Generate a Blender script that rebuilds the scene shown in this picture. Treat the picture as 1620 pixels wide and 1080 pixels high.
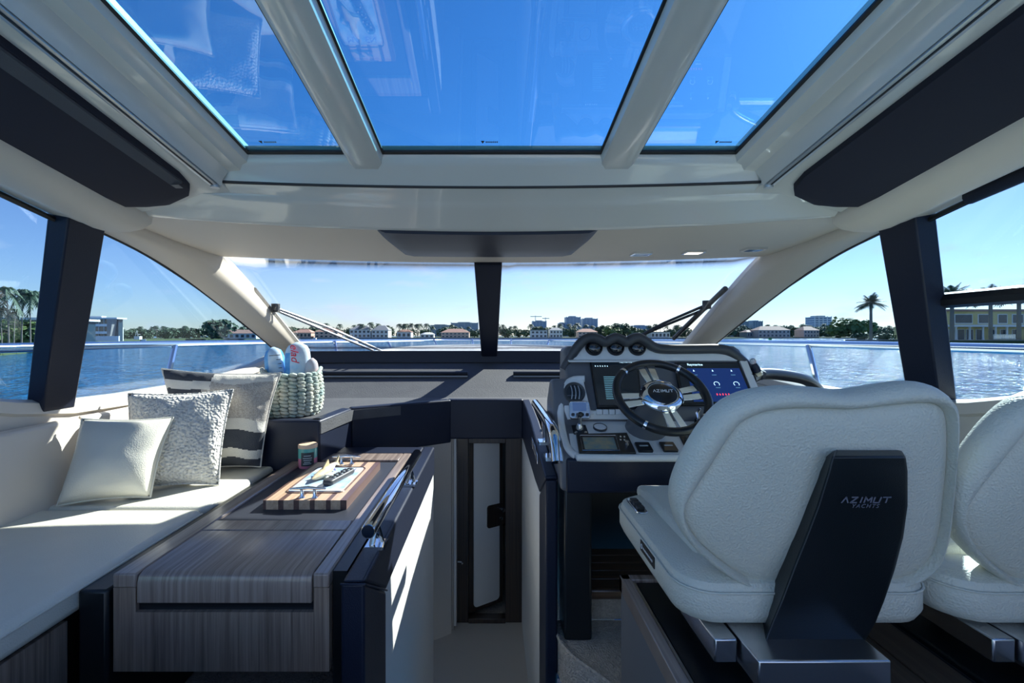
import bpy, bmesh, math, random
from mathutils import Vector, Matrix, noise
from math import sin, cos, pi, radians, sqrt

random.seed(7)
for o in list(bpy.data.objects): bpy.data.objects.remove(o)
scene = bpy.context.scene
C = scene.collection

# ------------------------------------------------------------------ camera
CX, CY, F, E = 778.0, 531.0, 720.0, 1.2       # vanishing point, focal length (px of 1620x1080), eye height above saloon floor
cam = bpy.data.cameras.new('camera'); camo = bpy.data.objects.new('camera', cam); C.objects.link(camo)
cam.sensor_width = 36; cam.lens = 36 * F / 1620
cam.shift_x = (810 - CX) / 1620; cam.shift_y = -(540 - CY) / 1620
cam.clip_start = .05; cam.clip_end = 9000
camo.location = (0, 0, E); camo.rotation_euler = (pi / 2, 0, 0)
scene.camera = camo

# ------------------------------------------------------------------ light
SUN_AZ, SUN_EL = radians(43), radians(35)      # azimuth measured from the bow towards starboard
SUN_STRENGTH = 8.0
SKY_STRENGTH = .102
scene.view_settings.view_transform = 'Standard'; scene.view_settings.look = 'None'
scene.view_settings.gamma = 1; scene.view_settings.use_curve_mapping = False
scene.view_settings.exposure = 0.92
sun = bpy.data.lights.new('sun', 'SUN'); suno = bpy.data.objects.new('sun', sun); C.objects.link(suno)
sun.energy = SUN_STRENGTH; sun.angle = radians(.53); sun.color = (1, .95, .86)
sd = Vector((sin(SUN_AZ) * cos(SUN_EL), cos(SUN_AZ) * cos(SUN_EL), sin(SUN_EL)))
suno.rotation_euler = sd.to_track_quat('Z', 'Y').to_euler(); suno.location = sd * 60
w = bpy.data.worlds.new('world'); scene.world = w; w.use_nodes = True
N, L = w.node_tree.nodes, w.node_tree.links
N.clear()
wo = N.new('ShaderNodeOutputWorld'); bg = N.new('ShaderNodeBackground')
sky = N.new('ShaderNodeTexSky'); sky.sky_type = 'NISHITA'; sky.sun_disc = False
sky.sun_elevation = SUN_EL; sky.sun_rotation = SUN_AZ
sky.air_density = 1.0; sky.dust_density = .15; sky.ozone_density = 3.0; sky.altitude = 0
tc = N.new('ShaderNodeTexCoord')
# small fair-weather clouds low in the sky
sep = N.new('ShaderNodeSeparateXYZ'); L.new(tc.outputs['Generated'], sep.inputs[0])
mp = N.new('ShaderNodeMapping'); mp.inputs['Scale'].default_value = (2.6, 2.6, 8.5); L.new(tc.outputs['Generated'], mp.inputs[0])
nz = N.new('ShaderNodeTexNoise'); nz.inputs['Scale'].default_value = 2.3; nz.inputs['Detail'].default_value = 6; nz.inputs['Roughness'].default_value = .55
L.new(mp.outputs[0], nz.inputs[0])
cr = N.new('ShaderNodeMapRange'); cr.inputs[1].default_value = .54; cr.inputs[2].default_value = .70; L.new(nz.outputs[0], cr.inputs[0])
el = N.new('ShaderNodeMapRange'); el.inputs[1].default_value = .42; el.inputs[2].default_value = .25; L.new(sep.outputs['Z'], el.inputs[0])
el.inputs[3].default_value = 0; el.inputs[4].default_value = .6
mu = N.new('ShaderNodeMath'); mu.operation = 'MULTIPLY'; L.new(cr.outputs[0], mu.inputs[0]); L.new(el.outputs[0], mu.inputs[1])
mx = N.new('ShaderNodeMix'); mx.data_type = 'RGBA'; L.new(mu.outputs[0], mx.inputs[0]); L.new(sky.outputs[0], mx.inputs[6]); mx.inputs[7].default_value = (6.2, 6.4, 6.6, 1)
gd = N.new('ShaderNodeMix'); gd.data_type = 'RGBA'; gd.blend_type = 'MULTIPLY'; gd.inputs[0].default_value = 1; L.new(mx.outputs[2], gd.inputs[6]); gd.inputs[7].default_value = (.91, .915, 1.12, 1)
L.new(gd.outputs[2], bg.inputs[0]); bg.inputs[1].default_value = SKY_STRENGTH; L.new(bg.outputs[0], wo.inputs[0])

# ------------------------------------------------------------------ helpers
def P(px, py, D): return Vector(((px - CX) / F * D, D, E + (CY - py) / F * D))
def R(x, D, z): return Vector((x, D, E + z))                        # position with height given relative to the eye
def at_h(px, py, h): return P(px, py, h * F / (py - CY))             # on a level surface h metres below the eye
def plane3(a, b, c):
    n = (b - a).cross(c - a).normalized(); return n, n.dot(a)
def on(px, py, pl):
    o = Vector((0, 0, E)); d = P(px, py, 1) - o
    return o + d * ((pl[1] - pl[0].dot(o)) / pl[0].dot(d))

class MB:
    def __init__(s): s.v = []; s.f = []; s.m = []
    def add(s, vs, fs, m=0):
        k = len(s.v); s.v += [Vector(x) for x in vs]
        for f in fs: s.f.append([i + k for i in f]); s.m.append(m)
        return s
    def box(s, x0, x1, y0, y1, z0, z1, m=0):
        vs = [(x, y, z) for z in (z0, z1) for y in (y0, y1) for x in (x0, x1)]
        return s.add(vs, [(0, 2, 3, 1), (4, 5, 7, 6), (0, 1, 5, 4), (2, 6, 7, 3), (0, 4, 6, 2), (1, 3, 7, 5)], m)
    def prism(s, pts, vec, m=0):
        n = len(pts); vec = Vector(vec); pts = [Vector(p) for p in pts]
        vs = pts + [p + vec for p in pts]
        fs = [list(range(n - 1, -1, -1)), list(range(n, 2 * n))] + [(i, (i + 1) % n, (i + 1) % n + n, i + n) for i in range(n)]
        return s.add(vs, fs, m)
    def grid(s, rows, cu=False, cv=False, cap=False, m=0):
        nr, nc = len(rows), len(rows[0]); vs = [p for r in rows for p in r]; fs = []
        for i in range(nr if cv else nr - 1):
            for j in range(nc if cu else nc - 1):
                a, b = i, (i + 1) % nr; c, d = j, (j + 1) % nc
                fs.append((a * nc + c, a * nc + d, b * nc + d, b * nc + c))
        if cap: fs += [list(range(nc - 1, -1, -1)), [(nr - 1) * nc + k for k in range(nc)]]
        return s.add(vs, fs, m)
    def tube(s, path, r, seg=10, closed=False, m=0, cap=True):
        path = [Vector(p) for p in path]; n = len(path); rows = []; up = None
        for i, p in enumerate(path):
            a = path[(i - 1) % n] if (closed or i) else p
            b = path[(i + 1) % n] if (closed or i < n - 1) else p
            t = (b - a).normalized()
            if up is None: up = t.orthogonal().normalized()
            up = (up - t * up.dot(t)).normalized(); q = t.cross(up)
            rr = r[i] if isinstance(r, (list, tuple)) else r
            rows.append([p + (up * cos(2 * pi * k / seg) + q * sin(2 * pi * k / seg)) * rr for k in range(seg)])
        return s.grid(rows, cu=True, cv=closed, cap=(cap and not closed), m=m)
    def lathe(s, prof, M=None, seg=24, m=0):
        M = M or Matrix()
        rows = [[M @ Vector((r * cos(2 * pi * k / seg), r * sin(2 * pi * k / seg), z)) for k in range(seg)] for r, z in prof]
        return s.grid(rows, cu=True, cap=True, m=m)
    def slab(s, pts, t, nrm, m=0):                                   # polygon thickened against its normal
        return s.prism(pts, Vector(nrm).normalized() * -t, m)

def crom(pts, n=6, closed=False):
    pts = [Vector(p) for p in pts]; out = []; k = len(pts)
    for i in range(k if closed else k - 1):
        g = lambda j: pts[j % k] if closed else pts[max(0, min(k - 1, j))]
        a, b, c, d = g(i - 1), g(i), g(i + 1), g(i + 2)
        for q in range(n):
            t = q / n
            out.append(.5 * (2 * b + (c - a) * t + (2 * a - 5 * b + 4 * c - d) * t * t + (3 * b - a - 3 * c + d) * t ** 3))
    if not closed: out.append(pts[-1])
    return out

def rrect(w, h, r, n=5):
    out = []
    for cx, cy, a0 in ((w / 2 - r, h / 2 - r, 0), (-w / 2 + r, h / 2 - r, 90), (-w / 2 + r, -h / 2 + r, 180), (w / 2 - r, -h / 2 + r, 270)):
        for k in range(n + 1):
            a = radians(a0 + 90 * k / n); out.append(Vector((cx + r * cos(a), cy + r * sin(a), 0)))
    return out

OFF = {}
def obj(name, mb, mat, parent=None, bevel=0, seg=2, smooth=True, angle=40, fix=True):
    base = OFF.get(parent.name, Vector((0, 0, 0))) if parent else None
    if base is None:
        xs = [v.x for v in mb.v]; ys = [v.y for v in mb.v]; zs = [v.z for v in mb.v]
        base = Vector(((min(xs) + max(xs)) / 2, (min(ys) + max(ys)) / 2, min(zs)))
    me = bpy.data.meshes.new(name)
    me.from_pydata([tuple(v - base) for v in mb.v], [], mb.f)
    mats = mat if isinstance(mat, (list, tuple)) else [mat]
    for m in mats: me.materials.append(m)
    if len(mats) > 1: me.polygons.foreach_set('material_index', mb.m)
    if fix:
        bm = bmesh.new(); bm.from_mesh(me); bmesh.ops.recalc_face_normals(bm, faces=bm.faces); bm.to_mesh(me); bm.free()
    if smooth:
        me.polygons.foreach_set('use_smooth', [True] * len(me.polygons)); me.set_sharp_from_angle(angle=radians(angle))
    o = bpy.data.objects.new(name, me); C.objects.link(o)
    if bevel:
        b = o.modifiers.new('bevel', 'BEVEL'); b.width = bevel; b.segments = seg; b.limit_method = 'ANGLE'; b.angle_limit = radians(35)
    if parent: o.parent = parent
    else: o.location = base
    OFF[o.name] = base
    return o
def thing(name, label, cat, loc, group=None):
    o = bpy.data.objects.new(name, None); C.objects.link(o); o.location = loc; o.empty_display_size = .05
    o['label'] = label; o['category'] = cat
    if group: o['group'] = group
    OFF[o.name] = Vector(loc); return o
def tag(o, label, cat, group=None):
    o['label'] = label; o['category'] = cat
    if group: o['group'] = group
    return o
def struct(name, mb, mat, label=None, **k):
    o = obj(name, mb, mat, **k); o['kind'] = 'structure'
    if label: o['label'] = label
    return o
def text(name, s, mat, parent, M, size, extrude=.0006, shear=0, align='CENTER', space=1, label=None):
    cu = bpy.data.curves.new(name, 'FONT'); cu.body = s; cu.size = size; cu.extrude = extrude; cu.shear = shear
    cu.align_x = align; cu.align_y = 'CENTER'; cu.space_character = space; cu.resolution_u = 3
    t = bpy.data.objects.new(name, cu); C.objects.link(t)
    dg = bpy.context.evaluated_depsgraph_get(); me = bpy.data.meshes.new_from_object(t.evaluated_get(dg))
    bpy.data.objects.remove(t); bpy.data.curves.remove(cu)
    me.transform(Matrix.Translation(-OFF[parent.name]) @ M); me.materials.clear(); me.materials.append(mat)
    o = bpy.data.objects.new(name, me); C.objects.link(o); o.parent = parent; OFF[o.name] = OFF[parent.name]
    if label: o['label'] = label
    return o
def frame(o, x, y):                                                  # matrix with x right, y up in the face, z out of it
    x = Vector(x).normalized(); y = Vector(y); z = x.cross(y).normalized(); y = z.cross(x)
    return Matrix.Translation(o) @ Matrix((x, y, z)).transposed().to_4x4()

# ------------------------------------------------------------------ materials
def mat(name, col, rough=.5, metal=0, spec=.5, coat=0, bump=None, var=None, emit=None, sheen=0, trans=0):
    """bump=(kind, scale, strength, dist); var=(scale, second colour, amount)"""
    m = bpy.data.materials.new(name); m.use_nodes = True; n, l = m.node_tree.nodes, m.node_tree.links
    b = n['Principled BSDF']; b.inputs['Base Color'].default_value = (*col, 1); b.inputs['Roughness'].default_value = rough
    b.inputs['Metallic'].default_value = metal; b.inputs['Specular IOR Level'].default_value = spec
    b.inputs['Coat Weight'].default_value = coat; b.inputs['Coat Roughness'].default_value = .04
    b.inputs['Sheen Weight'].default_value = sheen
    tcx = n.new('ShaderNodeTexCoord')
    if var:
        t = n.new('ShaderNodeTexNoise'); t.inputs['Scale'].default_value = var[0]; t.inputs['Detail'].default_value = 5; l.new(tcx.outputs['Object'], t.inputs[0])
        r = n.new('ShaderNodeMapRange'); r.inputs[1].default_value = .35; r.inputs[2].default_value = .65; r.inputs[4].default_value = var[2]; l.new(t.outputs[0], r.inputs[0])
        x = n.new('ShaderNodeMix'); x.data_type = 'RGBA'; x.inputs[6].default_value = (*col, 1); x.inputs[7].default_value = (*var[1], 1)
        l.new(r.outputs[0], x.inputs[0]); l.new(x.outputs[2], b.inputs['Base Color'])
    if bump:
        if bump[0] == 'voronoi':
            t = n.new('ShaderNodeTexVoronoi'); t.feature = 'SMOOTH_F1'
        else:
            t = n.new('ShaderNodeTexNoise'); t.inputs['Detail'].default_value = 3
        t.inputs['Scale'].default_value = bump[1]; l.new(tcx.outputs['Object'], t.inputs['Vector'])
        u = n.new('ShaderNodeBump'); u.inputs['Strength'].default_value = bump[2]; u.inputs['Distance'].default_value = bump[3]
        l.new(t.outputs[0], u.inputs['Height']); l.new(u.outputs[0], b.inputs['Normal'])
    if emit: b.inputs['Emission Color'].default_value = (*emit[0], 1); b.inputs['Emission Strength'].default_value = emit[1]
    return m
def wood(name, c1, c2, hi, rough=.33, scale=1.0, coat=.5):
    """fine straight veneer grain; hi lists the axes across the grain"""
    m = bpy.data.materials.new(name); m.use_nodes = True; n, l = m.node_tree.nodes, m.node_tree.links; b = n['Principled BSDF']
    tcx = n.new('ShaderNodeTexCoord'); mp = n.new('ShaderNodeMapping'); sc = [70 * scale if q in hi else 1.6 * scale for q in range(3)]
    mp.inputs['Scale'].default_value = sc; l.new(tcx.outputs['Object'], mp.inputs[0])
    t = n.new('ShaderNodeTexNoise'); t.inputs['Scale'].default_value = 1.0; t.inputs['Detail'].default_value = 6; t.inputs['Roughness'].default_value = .65
    t.inputs['Distortion'].default_value = .3; l.new(mp.outputs[0], t.inputs[0])
    r = n.new('ShaderNodeValToRGB'); r.color_ramp.elements[0].position = .32; r.color_ramp.elements[1].position = .68
    r.color_ramp.elements[0].color = (*c1, 1); r.color_ramp.elements[1].color = (*c2, 1)
    l.new(t.outputs[0], r.inputs[0]); l.new(r.outputs[0], b.inputs['Base Color']); b.inputs['Roughness'].default_value = rough
    b.inputs['Coat Weight'].default_value = coat; b.inputs['Coat Roughness'].default_value = .16
    return m
def glass(name, tint, f0=.045, rough=0):
    m = bpy.data.materials.new(name); m.use_nodes = True; n, l = m.node_tree.nodes, m.node_tree.links; n.clear()
    out = n.new('ShaderNodeOutputMaterial'); tr = n.new('ShaderNodeBsdfTransparent'); tr.inputs[0].default_value = (*tint, 1)
    gl = n.new('ShaderNodeBsdfGlossy'); gl.inputs['Roughness'].default_value = rough
    g = n.new('ShaderNodeNewGeometry'); d = n.new('ShaderNodeVectorMath'); d.operation = 'DOT_PRODUCT'
    l.new(g.outputs['Normal'], d.inputs[0]); l.new(g.outputs['Incoming'], d.inputs[1])
    ab = n.new('ShaderNodeMath'); ab.operation = 'ABSOLUTE'; l.new(d.outputs['Value'], ab.inputs[0])
    su = n.new('ShaderNodeMath'); su.operation = 'SUBTRACT'; su.inputs[0].default_value = 1; l.new(ab.outputs[0], su.inputs[1])
    pw = n.new('ShaderNodeMath'); pw.operation = 'POWER'; pw.inputs[1].default_value = 5; l.new(su.outputs[0], pw.inputs[0])
    ma = n.new('ShaderNodeMath'); ma.operation = 'MULTIPLY_ADD'; ma.inputs[1].default_value = 1 - f0; ma.inputs[2].default_value = f0; l.new(pw.outputs[0], ma.inputs[0])
    mxx = n.new('ShaderNodeMixShader'); l.new(ma.outputs[0], mxx.inputs[0]); l.new(tr.outputs[0], mxx.inputs[1]); l.new(gl.outputs[0], mxx.inputs[2])
    l.new(mxx.outputs[0], out.inputs[0]); return m

M = {}
M['cream'] = mat('cream_leather', (.72, .70, .60), .42, bump=('voronoi', 260, .35, .002), var=(6, (.66, .64, .55), .5))
M['seat'] = mat('ivory_seat_leather', (.66, .65, .56), .45, bump=('voronoi', 230, .6, .003))
M['navy'] = mat('navy_leather', (.013, .018, .036), .40, spec=.3, bump=('voronoi', 330, .3, .0015))
M['navy2'] = mat('dark_blind_fabric', (.014, .015, .030), .8, bump=('noise', 500, .2, .001))
M['black'] = mat('black_leather', (.006, .009, .012), .36, bump=('voronoi', 400, .15, .001))
M['gel'] = mat('glossy_cream_gelcoat', (.70, .69, .635), .22, coat=.6)
M['head'] = mat('beige_headliner', (.70, .625, .525), .55, bump=('noise', 300, .1, .001))
M['wallb'] = mat('beige_wall_leather', (.66, .60, .52), .5, bump=('voronoi', 300, .15, .001))
M['carpet_grey'] = mat('grey_felt', (.10, .10, .11), .95, bump=('noise', 700, .8, .002))
M['rubber'] = mat('black_rubber', (.012, .013, .015), .5)
M['alu'] = mat('silver_track', (.55, .57, .58), .35, metal=.6)
M['chrome'] = mat('polished_steel', (.82, .83, .85), .07, metal=1)
M['steel'] = mat('brushed_steel', (.62, .62, .64), .24, metal=1)
M['dash'] = mat('charcoal_dash_vinyl', (.075, .078, .085), .75, bump=('noise', 90, .35, .006), var=(9, (.06, .062, .07), .7))
M['groove'] = mat('charcoal_plastic', (.05, .053, .06), .45)
M['walnut_y'] = wood('walnut_veneer_along', (.15, .108, .09), (.42, .33, .28), (0,))
M['walnut_z'] = wood('walnut_veneer_upright', (.14, .098, .076), (.40, .30, .235), (0,))
M['walnut_s'] = wood('walnut_veneer_side', (.14, .098, .076), (.40, .30, .235), (1,))
M['wenge'] = wood('dark_wenge_wood', (.018, .012, .010), (.055, .036, .026), (0, 1))
M['teak_x'] = wood('brown_step_wood', (.05, .028, .018), (.15, .085, .05), (1, 2))
M['plank_y'] = wood('brown_floor_plank', (.06, .040, .028), (.13, .09, .065), (0, 2))
M['inlay'] = mat('blue_black_leather_inlay', (.028, .032, .045), .5, bump=('noise', 400, .2, .001))
M['floorpale'] = mat('pale_beige_floor', (.60, .545, .47), .6, bump=('noise', 300, .2, .001))
M['white'] = mat('white_panel', (.74, .73, .70), .5)
M['greige'] = mat('greige_fabric_panel', (.50, .455, .40), .75, bump=('noise', 600, .2, .001))
M['sandcarpet'] = mat('sand_carpet', (.50, .455, .39), .95, bump=('voronoi', 170, 1, .006), var=(60, (.36, .32, .27), .8))
M['greycons'] = mat('grey_console', (.13, .135, .15), .5)
M['lightcons'] = mat('light_grey_console', (.78, .78, .76), .35)
M['plasticblk'] = mat('black_plastic', (.012, .013, .016), .3)
M['screen'] = mat('dark_screen_glass', (.006, .008, .012), .06, emit=((.004, .01, .02), .3))
M['screenblue'] = mat('blue_lit_screen', (.01, .02, .06), .08, emit=((.005, .03, .17), .4))
M['glow'] = mat('screen_white', (.6, .7, .75), .5, emit=((.45, .7, .85), .9))
M['glowdim'] = mat('screen_dim', (.1, .2, .25), .5, emit=((.08, .2, .26), .5))
M['glowred'] = mat('screen_red', (.4, .04, .06), .5, emit=((.8, .05, .1), .8))
M['lcd'] = mat('grey_lcd', (.10, .14, .24), .15, emit=((.03, .06, .14), .5))
M['chart'] = mat('chart_screen', (.16, .24, .24), .2, var=(28, (.32, .30, .20), 1))
M['whiteplastic'] = mat('white_plastic', (.78, .79, .8), .35)
M['offwhite'] = mat('white_fabric', (.76, .75, .70), .9, bump=('noise', 200, .4, .003))
M['boucle'] = mat('boucle_fabric', (.74, .72, .66), .95, bump=('voronoi', 95, 1, .012), sheen=.3, var=(70, (.52, .50, .46), .7))
M['charcoal'] = mat('charcoal_weave', (.055, .062, .075), .95, bump=('noise', 260, .8, .004))
M['oat'] = mat('oatmeal_weave', (.36, .325, .29), .95, bump=('noise', 220, .8, .005), var=(150, (.58, .55, .50), .8))
M['ivoryweave'] = mat('ivory_weave', (.70, .67, .60), .95, bump=('noise', 220, .8, .005))
M['rope'] = mat('seafoam_rope', (.30, .42, .40), .9, bump=('noise', 130, 1, .006), var=(12, (.62, .62, .52), 1))
M['blueprint'] = mat('blue_print_cloth', (.02, .22, .66), .85, var=(16, (.20, .50, .80), 1))
M['paleprint'] = mat('pale_blue_cloth', (.66, .76, .83), .85, var=(14, (.10, .40, .75), .6))
M['redprint'] = mat('red_print', (.65, .03, .06), .8)
M['pinkcloth'] = mat('pink_grey_cloth', (.55, .42, .40), .9, var=(20, (.45, .5, .58), 1))
M['maple'] = wood('pale_maple', (.50, .32, .20), (.70, .50, .34), (0, 2), coat=.2)
M['darkstripe'] = wood('dark_walnut_stripe', (.10, .055, .045), (.18, .10, .08), (0, 2), coat=.2)
M['candle_g'] = mat('seafoam_candle_glass', (.12, .45, .40), .25); M['candle_p'] = mat('pink_candle_glass', (.62, .22, .32), .25)
M['candle_lid'] = mat('pale_wood_lid', (.72, .52, .36), .5); M['labelblk'] = mat('charcoal_label', (.03, .045, .055), .5)
M['labeltxt'] = mat('silver_print', (.48, .55, .56), .4)
M['paper'] = mat('glossy_magazine_paper', (.70, .74, .76), .25, var=(11, (.12, .35, .62), .75))
M['gold'] = mat('pale_gold_ceramic', (.68, .52, .28), .35, var=(30, (.78, .72, .6), 1))
M['purple'] = mat('violet_print', (.22, .18, .55), .5)
M['print'] = mat('grey_violet_logo', (.16, .16, .20), .5)
M['glass_ws'] = glass('windscreen_glass', (.86, .90, .92), .025)
M['glass_side'] = glass('side_window_glass', (.72, .83, .89), .045)
M['glass_sky'] = glass('tinted_skylight_glass', (.44, .77, .92), .085)
M['glass_gauge'] = mat('gauge_dome', (.01, .012, .015), .03, coat=1)
M['lamp'] = mat('warm_lamp_lens', (.8, .7, .5), .3, emit=((1, .78, .42), 2.5))
M['lampoff'] = mat('lamp_lens_off', (.12, .22, .33), .15)
# outdoors
M['leafp'] = mat('palm_leaf', (.06, .11, .065), .6); M['leafd'] = mat('dark_leaf', (.045, .095, .055), .7, var=(.6, (.08, .13, .06), 1))
M['leafl'] = mat('yellow_green_leaf', (.14, .20, .05), .7, var=(.5, (.08, .14, .04), 1)); M['trunk'] = mat('palm_trunk', (.22, .19, .16), .9)
M['hwhite'] = mat('white_stucco', (.80, .80, .78), .8); M['hpink'] = mat('peach_stucco', (.62, .46, .38), .8); M['hyellow'] = mat('yellow_stucco', (.75, .60, .27), .8)
M['rooft'] = mat('terracotta_roof', (.46, .27, .21), .8); M['roofg'] = mat('grey_roof', (.28, .29, .31), .8); M['hglass'] = mat('house_window', (.03, .06, .09), .1)
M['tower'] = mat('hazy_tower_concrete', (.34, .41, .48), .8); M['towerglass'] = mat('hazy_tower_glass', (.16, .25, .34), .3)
M['seawall'] = mat('grey_seawall', (.22, .22, .21), .9); M['lawn'] = mat('shore_lawn', (.06, .09, .03), .95)
M['deck'] = mat('white_deck_gelcoat', (.70, .70, .68), .35); M['hgrey'] = mat('grey_stone_cladding', (.28, .27, .26), .8)

# ------------------------------------------------------------------ setting: overhead
SL = .165                                                            # the roof falls forward by this slope
def S(x, a, D): return R(x, D, a - SL * D)
AFT = -1.0
for i, (x0, x1) in enumerate(((-.842, -.498), (-.382, .382), (.498, .842))):
    Df = 1.564
    g = MB().prism([S(x0, .89, AFT + .9), S(x1, .89, AFT + .9), S(x1, .89, Df), S(x0, .89, Df)], (0, 0, .01))
    wn = struct('window_%d' % (i + 1), g, M['glass_sky'], ('port', 'middle', 'starboard')[i] + ' tinted glass pane of the sunroof')
    k = MB(); t = .012
    for a, b in (((x0 - .004, AFT + .9), (x0 + t, Df)), ((x1 - t, AFT + .9), (x1 + .004, Df)), ((x0, Df - t), (x1, Df + .004))):
        k.prism([S(a[0], .889, a[1]), S(b[0], .889, a[1]), S(b[0], .889, b[1]), S(a[0], .889, b[1])], (0, 0, -.006))
    obj('gasket', k, M['rubber'], wn)
    mk = MB(); mx0 = (x0 + .09, -.02, x1 - .09)[i]
    for q in range(7): mk.prism([S(mx0 + q * .006, .888, 1.50), S(mx0 + q * .006 + .004, .888, 1.50), S(mx0 + q * .006 + .004, .888, 1.506), S(mx0 + q * .006, .888, 1.506)], (0, 0, -.001))
    mk.prism([S(mx0 - .016, .888, 1.497), S(mx0 - .004, .888, 1.497), S(mx0 - .010, .888, 1.511)], (0, 0, -.001))
    obj('maker_mark', mk, M['rubber'], wn)
# sunroof frame: two mullions, two side rails
for n_, s in (('trim_1', -1), ('trim_2', 1)):
    prof = [(.374, .893), (.384, .862), (.400, .852), (.480, .852), (.496, .862), (.506, .893)]
    k = MB().grid([[S(s * x, a, d) for x, a in prof] for d in (AFT, 1.62)], cap=True)
    struct(n_, k, M['gel'], 'glossy mullion between sunroof panes, ' + ('port' if s < 0 else 'starboard'))
for n_, s in (('trim_3', -1), ('trim_4', 1)):
    prof = [(.838, .893), (.850, .864), (.872, .858), (.885, .845), (.925, .842), (.945, .815), (.952, .79), (.952, .90)]
    k = MB().grid([[S(s * x, a, d) for x, a in prof] for d in (AFT, 1.60)], cu=True, cap=True)
    tr = struct(n_, k, M['gel'], 'glossy side rail of the sunroof, ' + ('port' if s < 0 else 'starboard'))
    k = MB().grid([[S(s * x, a, d) for x, a in ((.955, .80), (.955, .785), (.966, .781), (.980, .783), (.980, .80))] for d in (AFT, 1.585)], cu=True, cap=True)
    t_ = obj('blind_track', k, M['alu'], tr)
    k = MB().grid([[S(s * x, a, d) for x, a in ((.9625, .784), (.9625, .7795), (.967, .7795), (.967, .784))] for d in (AFT, 1.57)], cu=True, cap=True)
    obj('track_slot', k, M['rubber'], t_)
    k = MB().lathe([(.001, -.004), (.015, -.004), (.015, .012), (.001, .012)], Matrix.Translation(S(s * .967, .783, 1.59)))
    obj('end_plate', k, M['alu'], tr)
# flat ceiling outboard of the sunroof, dark blind panels, padded beams
for s in (-1, 1):
    k = MB().grid([[S(s * x, a, d) for x, a in ((.952, .80), (.955, .797), (1.04, .787), (1.29, .72), (1.29, .86), (.952, .92))] for d in (AFT, 1.66)], cu=True, cap=True)
    ce = struct('ceiling' if s < 0 else 'ceiling_starboard', k, M['gel'], 'glossy ceiling strip beside the sunroof, ' + ('port' if s < 0 else 'starboard'))
    # dark padded panel with chamfered forward end
    a = lambda x: .787 - (x - 1.03) * .268
    secs = [(AFT, 1.030, 1.275, .018), (1.50, 1.030, 1.275, .018), (1.575, 1.045, 1.268, .018), (1.615, 1.075, 1.225, .012), (1.63, 1.10, 1.20, .004)]
    rows = [[S(s * x0, a(x0) + .01, d), S(s * x0, a(x0) - th, d), S(s * (x0 * .45 + x1 * .55), a(x0 * .45 + x1 * .55) - th - .012, d), S(s * x1, a(x1) - th, d), S(s * x1, a(x1) + .01, d)] for d, x0, x1, th in secs]
    pn = struct('trim_%d' % (5 if s < 0 else 6), MB().grid(rows, cu=True, cap=True), M['navy2'], 'dark padded blind panel on the ceiling, ' + ('port' if s < 0 else 'starboard'))
    if s < 0:
        rows = [[S(-x0, a(x0) - .019, d), S(-x0, a(x0) - .026, d), S(-x0 - wd, a(x0 + wd) - .030, d), S(-x0 - wd, a(x0 + wd) - .015, d)] for d, x0, wd in ((AFT, 1.034, .055), (1.52, 1.034, .030))]
        st = obj('felt_strip', MB().grid(rows, cu=True, cap=True), M['carpet_grey'], pn)
        obj('end_tab', MB().grid([[S(-x, a(1.034 + .03) - .03, d) for x in (1.036, 1.062)] for d in (1.505, 1.53)]), M['groove'], st)
    prof = [(1.27, .745), (1.275, .70), (1.31, .672), (1.36, .66), (1.42, .658), (1.455, .668), (1.47, .69), (1.60, .712), (1.63, .75), (1.45, .9)]
    rows = [[S(s * x, aa, d) for x, aa in prof] for d in (AFT, 1.0, 1.66)]
    rows.append([S(s * (1.45 + (x - 1.45) * .985), .72 + (aa - .72) * .8, 1.71) for x, aa in prof])
    struct('trim_%d' % (7 if s < 0 else 8), MB().grid(rows, cu=True, cap=True), M['head'], 'padded beige beam above the side windows, ' + ('port' if s < 0 else 'starboard'), angle=60)
# cross piece forward of the sunroof (glossy lip) and header above the windscreen
NX = 28
def cross(prof, xm, k=.10):
    return [[R(x, D - k * x * x * kk, z) for D, z, kk in prof] for x in [xm * (-1 + 2 * i / NX) for i in range(NX + 1)]]
struct('trim_9', MB().grid(cross([(1.545, .645, 0), (1.575, .632, 0), (1.582, .606, .05), (1.60, .592, .1), (1.655, .556, .5), (1.665, .546, .6), (1.668, .61, .6), (1.60, .635, 0)], 1.0), cu=True, cap=True), M['gel'], 'glossy front edge of the sunroof frame')
struct('trim_10', MB().grid(cross([(1.672, .60, .65), (1.672, .545, .65), (1.69, .535, .7), (1.755, .522, 1), (1.765, .514, 1.1), (1.80, .498, 1.2), (1.92, .452, 1.5), (1.935, .443, 1.5), (1.955, .446, 1.5), (1.96, .62, 1.5)], 1.33), cu=True, cap=True), M['gel'], 'glossy curved lip between sunroof and windscreen header', angle=50)
struct('trim_28', MB().tube([R(x, 1.668 - .062 * x * x, .5445) for x in [-.97 + 1.94 * i / 20 for i in range(21)]], .0055, 6), M['rubber'], 'thin black strip in place of the shaded gap ahead of the sunroof frame')  # black tube gives the shade of the gap as a dark colour
struct('trim_11', MB().grid(cross([(1.90, .60, 1.5), (1.93, .462, 1.5), (2.1, .450, 1.4), (2.4, .443, 1.2), (2.7, .446, 1.0), (2.82, .452, .95), (2.855, .464, .94), (2.86, .50, .94), (2.4, .62, 1.0)], 1.56), cu=True, cap=True), M['head'], 'beige upholstered header above the windscreen', angle=60)
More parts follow.
